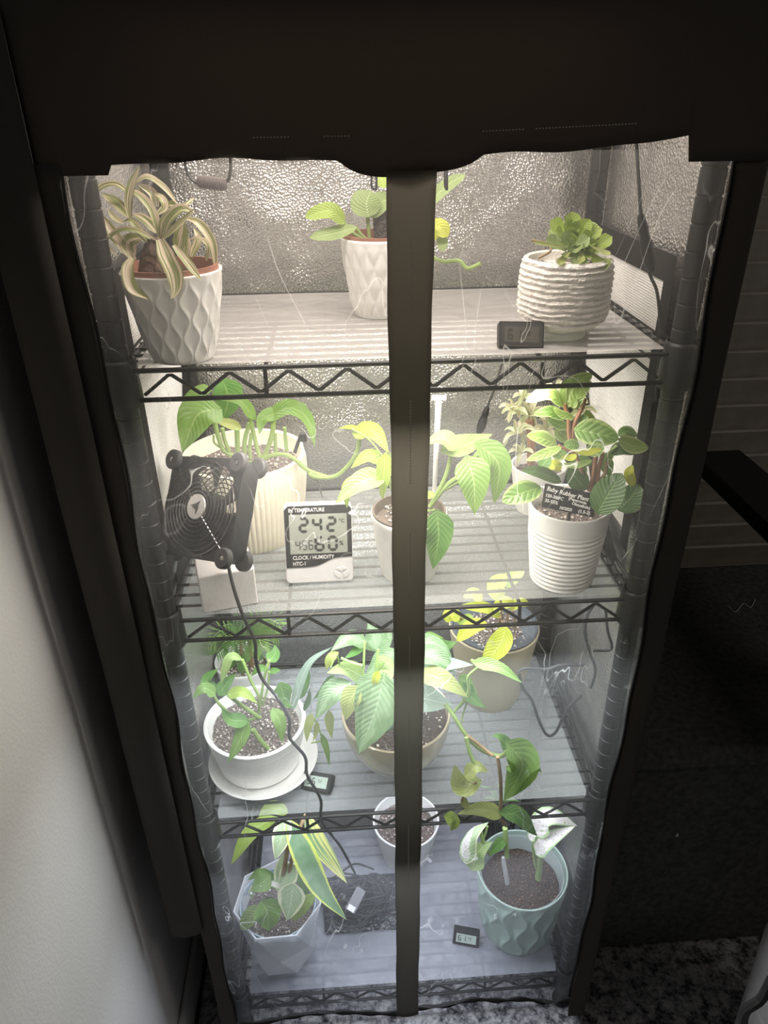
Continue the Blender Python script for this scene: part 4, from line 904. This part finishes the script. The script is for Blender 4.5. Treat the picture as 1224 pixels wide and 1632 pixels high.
soil(p13,(.220,.089),.069,Z4+.128,M_soil,200,mat('bark_chips',(.17,.10,.07),.9,var=.6,scale=60))
c=Crop(3.22,620,1270,.07,p13)
for pts,w,d0,d1,mm in [([(760,180),(820,100),(965,148)],120,-.01,-.02,'white'),([(765,280),(810,230),(955,150)],100,-.02,-.03,'white'),([(725,215),(745,190),(775,200)],50,-.01,-.01,'white'),([(400,320),(430,200),(510,130)],90,-.02,0,'cream'),([(430,360),(460,280),(530,230)],110,-.02,0,'lightgreen'),([(395,315),(395,240),(440,150)],60,-.03,-.02,'white'),([(590,220),(540,270),(510,300)],60,0,0,'green')]:
    c.leaf(pts,w,mm,'heart',d0,d1)
for pts,r in(([(765,420),(775,330),(778,270)],.0055),([(762,380),(745,320),(740,200)],.0028),([(605,310),(600,240),(595,160)],.0045),([(520,300),(480,220),(470,160)],.003),([(465,260),(490,200),(505,150)],.002)): c.stem(pts,r)
wt=thing('water_tube','short clear plastic tube stuck in the dark soil of the mint pot','tube',c.pt(605,440)); wt.location=c.pt(605,440)
MB().tube([c.pt(607,445),c.pt(597,380),c.pt(588,330),c.pt(585,310)],[.004,.0042,.0042,.0025],10).build('tube_body',mat('milky_tube',(.72,.72,.72),.2,trans=.4),wt)
p14=P('white ceramic pot of bare soil at the back of the lowest shelf behind the zipper',(.026,.26,Z4),name='soil_pot',cat='pot')
potbody(p14,(.026,.262,Z4),.098,.050,.068,M_white,None,n=64,steps=16,thick=.004)
soil(p14,(.026,.262),.058,Z4+.078,M_gsoil,160)
p15=thing('net_pot','black mesh basket with green sprouts at the back right of the lowest shelf','basket',(.225,.285,Z4))
mb=MB()
for i in range(9):
    z=.004+i*.0165; r=.030+.013*i/8; mb.tube([(.225+r*math.cos(2*PI*k/28),.285+r*math.sin(2*PI*k/28),Z4+z) for k in range(28)],.0012,5,closed=True)
for k in range(22):
    a=2*PI*k/22; mb.tube([(.225+.030*math.cos(a),.285+.030*math.sin(a),Z4+.004),(.225+.043*math.cos(a),.285+.043*math.sin(a),Z4+.136)],.0012,5)
mb.lathe([(0,.002),(.030,.002),(.030,.004),(0,.004)],(.225,.285,Z4),28).build('basket',M_dark,p15)
soil(p15,(.225,.285),.036,Z4+.10,M_soil)
random.seed(5)
for k in range(7):
    a=k*.9; b=V((.225,.285,Z4+.10)); leaf(p15,[b,b+V((.02*math.cos(a),.02*math.sin(a),.03)),b+V((.05*math.cos(a),.04*math.sin(a),.04))],.012,LM['green'],'lance',n=8)
# tangle of cables and adapters on the lowest shelf
def cable(name,label,pts,r,cat='cable',m=None,group=None):
    P_=spline(pts,8); off=V(pts[0]); o=MB().tube([p-off for p in P_],r,7).build(name,m or M_rubberb); o.location=off; return tag(o,label,cat,group)
mt=MB(); n=16
for j in range(n+1):
    for i in range(n+1):
        x=-.142+.155*i/n; y=.095+.115*j/n; mt.v.append(V((x-.01*j/n,y,Z4+.003+.003*abs(noise.noise(V((x*40,y*40,1)))))))
for j in range(n):
    for i in range(n): a=j*(n+1)+i; mt.f.append((a,a+1,a+n+2,a+n+1))
o=mt.build('black_pouch',mat('crinkled_black_plastic',(.03,.03,.035),.25,bump=.8,bscale=90),fac=180); so=o.modifiers.new('s','SOLIDIFY'); so.thickness=.002; tag(o,'flat crinkled black plastic pouch under the tangled cables','pouch')
random.seed(21)
for k in range(9):
    cx=-.075+random.uniform(-.03,.03); cy=.15+random.uniform(-.02,.02); a0=random.random()*6; pts=[]
    R0=random.uniform(.03,.055)
    for i in range(11):
        a=a0+i*.62*(1 if k%2 else -1); r=R0*(1+.25*math.sin(i*1.7+k)); pts.append(V((cx+r*1.15*math.cos(a),cy+r*.75*math.sin(a),Z4+.014+.0035*k+.006*math.sin(i*1.3+k))))
    cable('power_cable','thin black cable looped in the tangle on the lowest shelf',pts,.0019,group='tangled cables on the lowest shelf')
ad=thing('power_adapter','small grey plug adapter with white label lying on the tangled cables','adapter',(-.082,.125,Z4+.052)); ad.rotation_euler=(math.radians(15),math.radians(-20),math.radians(55))
MB().prism(rrect(.045,.020,.003),-.007,.007).build('adapter_body',mat('grey_plastic2',(.16,.16,.17),.4),ad,local=True,bevel=.001)
MB().box((-.016,0,.0074),(.010,.014,.0006)).build('adapter_sticker',M_print,ad,local=True,smooth=False)
MB().tube([(.0225,0,0),(.035,0,-.002),(.045,.003,-.008)],[.004,.0028,.0018],8).build('strain_relief',M_rubberb,ad,local=True)
# fan cord, hanging in front of the shelves
cable('fan_cord','long black fan cord winding down in front of the shelves',[at(x,y,Y) for x,y,Y in((362,892,.012),(372,935,-.015),(387,980,-.026),(406,1022,-.028),(408,1052,-.028),(418,1082,-.028),(442,1112,-.028),(461,1146,-.028),(462,1176,-.028),(486,1206,-.028),(490,1236,-.028),(511,1274,-.028),(513,1310,-.025),(542,1348,.02),(566,1392,.12))],.0022)
# hanging cords with inline connectors (right and back)
def inline(label,pts,conn,Y):
    t=thing('inline_connector_cable',label,'cable',at(*pts[0],Y))
    MB().tube(spline([at(x,y,Y) for x,y in pts],6),.0018,7).build('wire',M_rubberb,t)
    a,b=at(*conn[0],Y),at(*conn[1],Y)
    P_=[a.lerp(b,k/12) for k in range(13)]
    MB().tube(P_,[.003,.0042]+[.0055 if k%2 else .0047 for k in range(4)]+[.0068]*4+[.006,.005,.003],12).build('connector',M_dark,t)
inline('black cable with thick connector hanging at the right side above the succulent',[(1014,228),(1018,290),(1022,345),(1034,430),(1048,470),(1052,545),(1044,640)],[(1021,342),(1038,432)],.05)
inline('black cable with connector hanging behind the middle shelf plants',[(800,580),(788,620),(776,650),(762,690),(745,740),(735,790)],[(777,648),(763,692)],.30)
c3=lambda L,Y: [at(680+x/3.4,940+y/3.4,Y) for x,y in L]
cable('thin_cable','thin dark cable looping low beside the tan pot',c3([(500,450),(520,530),(570,600),(605,700),(650,785),(700,770),(760,650),(840,570)],.09),.0024)
cable('thin_cable','thin dark cable running level from the tan pot to the right side panel',c3([(495,445),(540,425),(650,430),(730,408),(862,408)],.07),.0022)
cable('thin_cable','thin dark cable hanging in a curve by the right side panel',c3([(920,60),(870,140),(858,240),(890,350),(915,440),(890,530)],.07),.0022)
cable('thin_cable','thin dark cable kinked down the upper right rack post',c3([(970,110),(980,220),(1000,320),(900,330)],.04),.0019)
cable('thin_cable','thin dark cable crossing the right side truss under the rubber plant',[at(760+x/2.638,560+y/2.638,.15) for x,y in((560,815),(600,880),(630,960),(600,900),(560,860))],.0014)
# handle and hooks near the top
hd=thing('wire_hanger','black wire handle with coiled grip hanging at the top left','handle',at(330,290,.12))
hp=[at(x,y,.12) for x,y in((293,225),(295,262),(302,282),(318,293),(345,296),(361,290),(367,270),(365,225))]
MB().tube(spline(hp,8),.0017,7).build('wire_loop',M_wire,hd)
a,b=at(314,292,.12),at(362,297,.12); mb=MB(); k=60
mb.tube([a.lerp(b,i/k)+V((0,0,.0015)) for i in range(k+1)],[.0062*(min(1,.55+4*min(i/k,1-i/k))) +(.0008 if i%4<2 else 0) for i in range(k+1)],12).build('coiled_grip',mat('worn_grip',(.11,.09,.085),.5),hd)
hkz=topedge(-.03)
for px,lb,xx in((595,'small dark wire hook hanging just left of the zipper top',8),(712,'small dark wire hook hanging just right of the zipper top',1)):
    pts=[at(px-3,255,.0),at(px-3,290,0),at(px-2,299,0),at(px+xx*.35,302,0),at(px+xx*.6,298,0),at(px+xx*.6,268,0)]
    o=cable('hanging_hook',lb,pts,.0011,'hook',M_wire,'wire hooks at the zipper top')
# ================================================================ DARK FURNITURE ON THE RIGHT
M_dw=mat('black_stained_wood',(.012,.012,.012),.6,var=.3,scale=12,spec=.25)
M_gl=mat('black_lacquer',(.010,.010,.010),.35,spec=.4)
M_chest=mat('black_upholstery',(.11,.112,.11),.95,var=.3,scale=90,spec=.1)
ch=thing('storage_bench','low black storage bench in the shadows right of the grow tent','bench',(.9,.33,0))
MB().box((.9,.33,.27),(1.05,.50,.50)).build('bench_body',M_chest,ch,bevel=.01)
MB().box((.9,.33,.545),(1.07,.53,.045)).build('bench_lid',M_chest,ch,bevel=.012)
for x in(.41,1.39):
    for y in(.12,.54): MB().lathe([(0,.008),(.018,.008),(.022,.02),(0,.021)],(x,y,0),16).build('leg',M_dw,ch)
tb_=thing('side_table','long narrow black table running toward the viewer at the right edge','table',(.76,.2,.57))
MB().box((.755,.30,.782),(.11,.80,.035)).build('table_top',M_gl,tb_,bevel=.003)
for y in(-.06,.14): MB().box((.775,y,.667),(.05,.04,.197)).build('leg',M_dw,tb_)
BX,BY=.668,-.15
bin_=thing('ribbed_bin','pale grey ribbed round bin on the rug at the bottom right corner','bin',(BX,BY,.0085))
prof=[(.001,0),(.10,0)]
for i in range(57):
    t=i/56; prof.append((.112+.012*t-.022*max(0,t-.85)*4+(-.002 if (i%8)<1 else 0),.004+.345*t))
prof+=[(.10,.354),(.06,.358),(.001,.359)]
MB().lathe(prof,(BX,BY,.0085),64).build('bin_body',mat('pale_grey_plastic',(.62,.60,.60),.5,var=.04),bin_)
MB().lathe([(.001,.0),(.07,.0),(.072,.006),(.06,.012),(.001,.014)],(BX,BY,.3675),48).build('lid',mat('mid_grey_plastic',(.35,.35,.35),.5),bin_)
cable('floor_cable','black cable draped down the front of the pale ribbed bin',[at(1230,1562,-.285),at(1215,1590,-.285),at(1203,1600,-.285),at(1190,1609,-.28),at(1184,1625,-.275),at(1186,1650,-.27)],.006)
fz=at(1080,1330,.06); o=MB().box((0,0,0),(.004,.002,.007)).build('lint_speck',M_print); o.location=atz(1079,1331,.30); o.location=at(1079,1331,.078); tag(o,'tiny white speck on the dark bench front','speck')
th=cable('loose_thread','pale curly loose thread lying on the dark bench lid',[atz(x,y,.570) for x,y in((1160,965),(1172,975),(1185,962),(1196,968),(1204,955))],.0008,'thread',M_print)
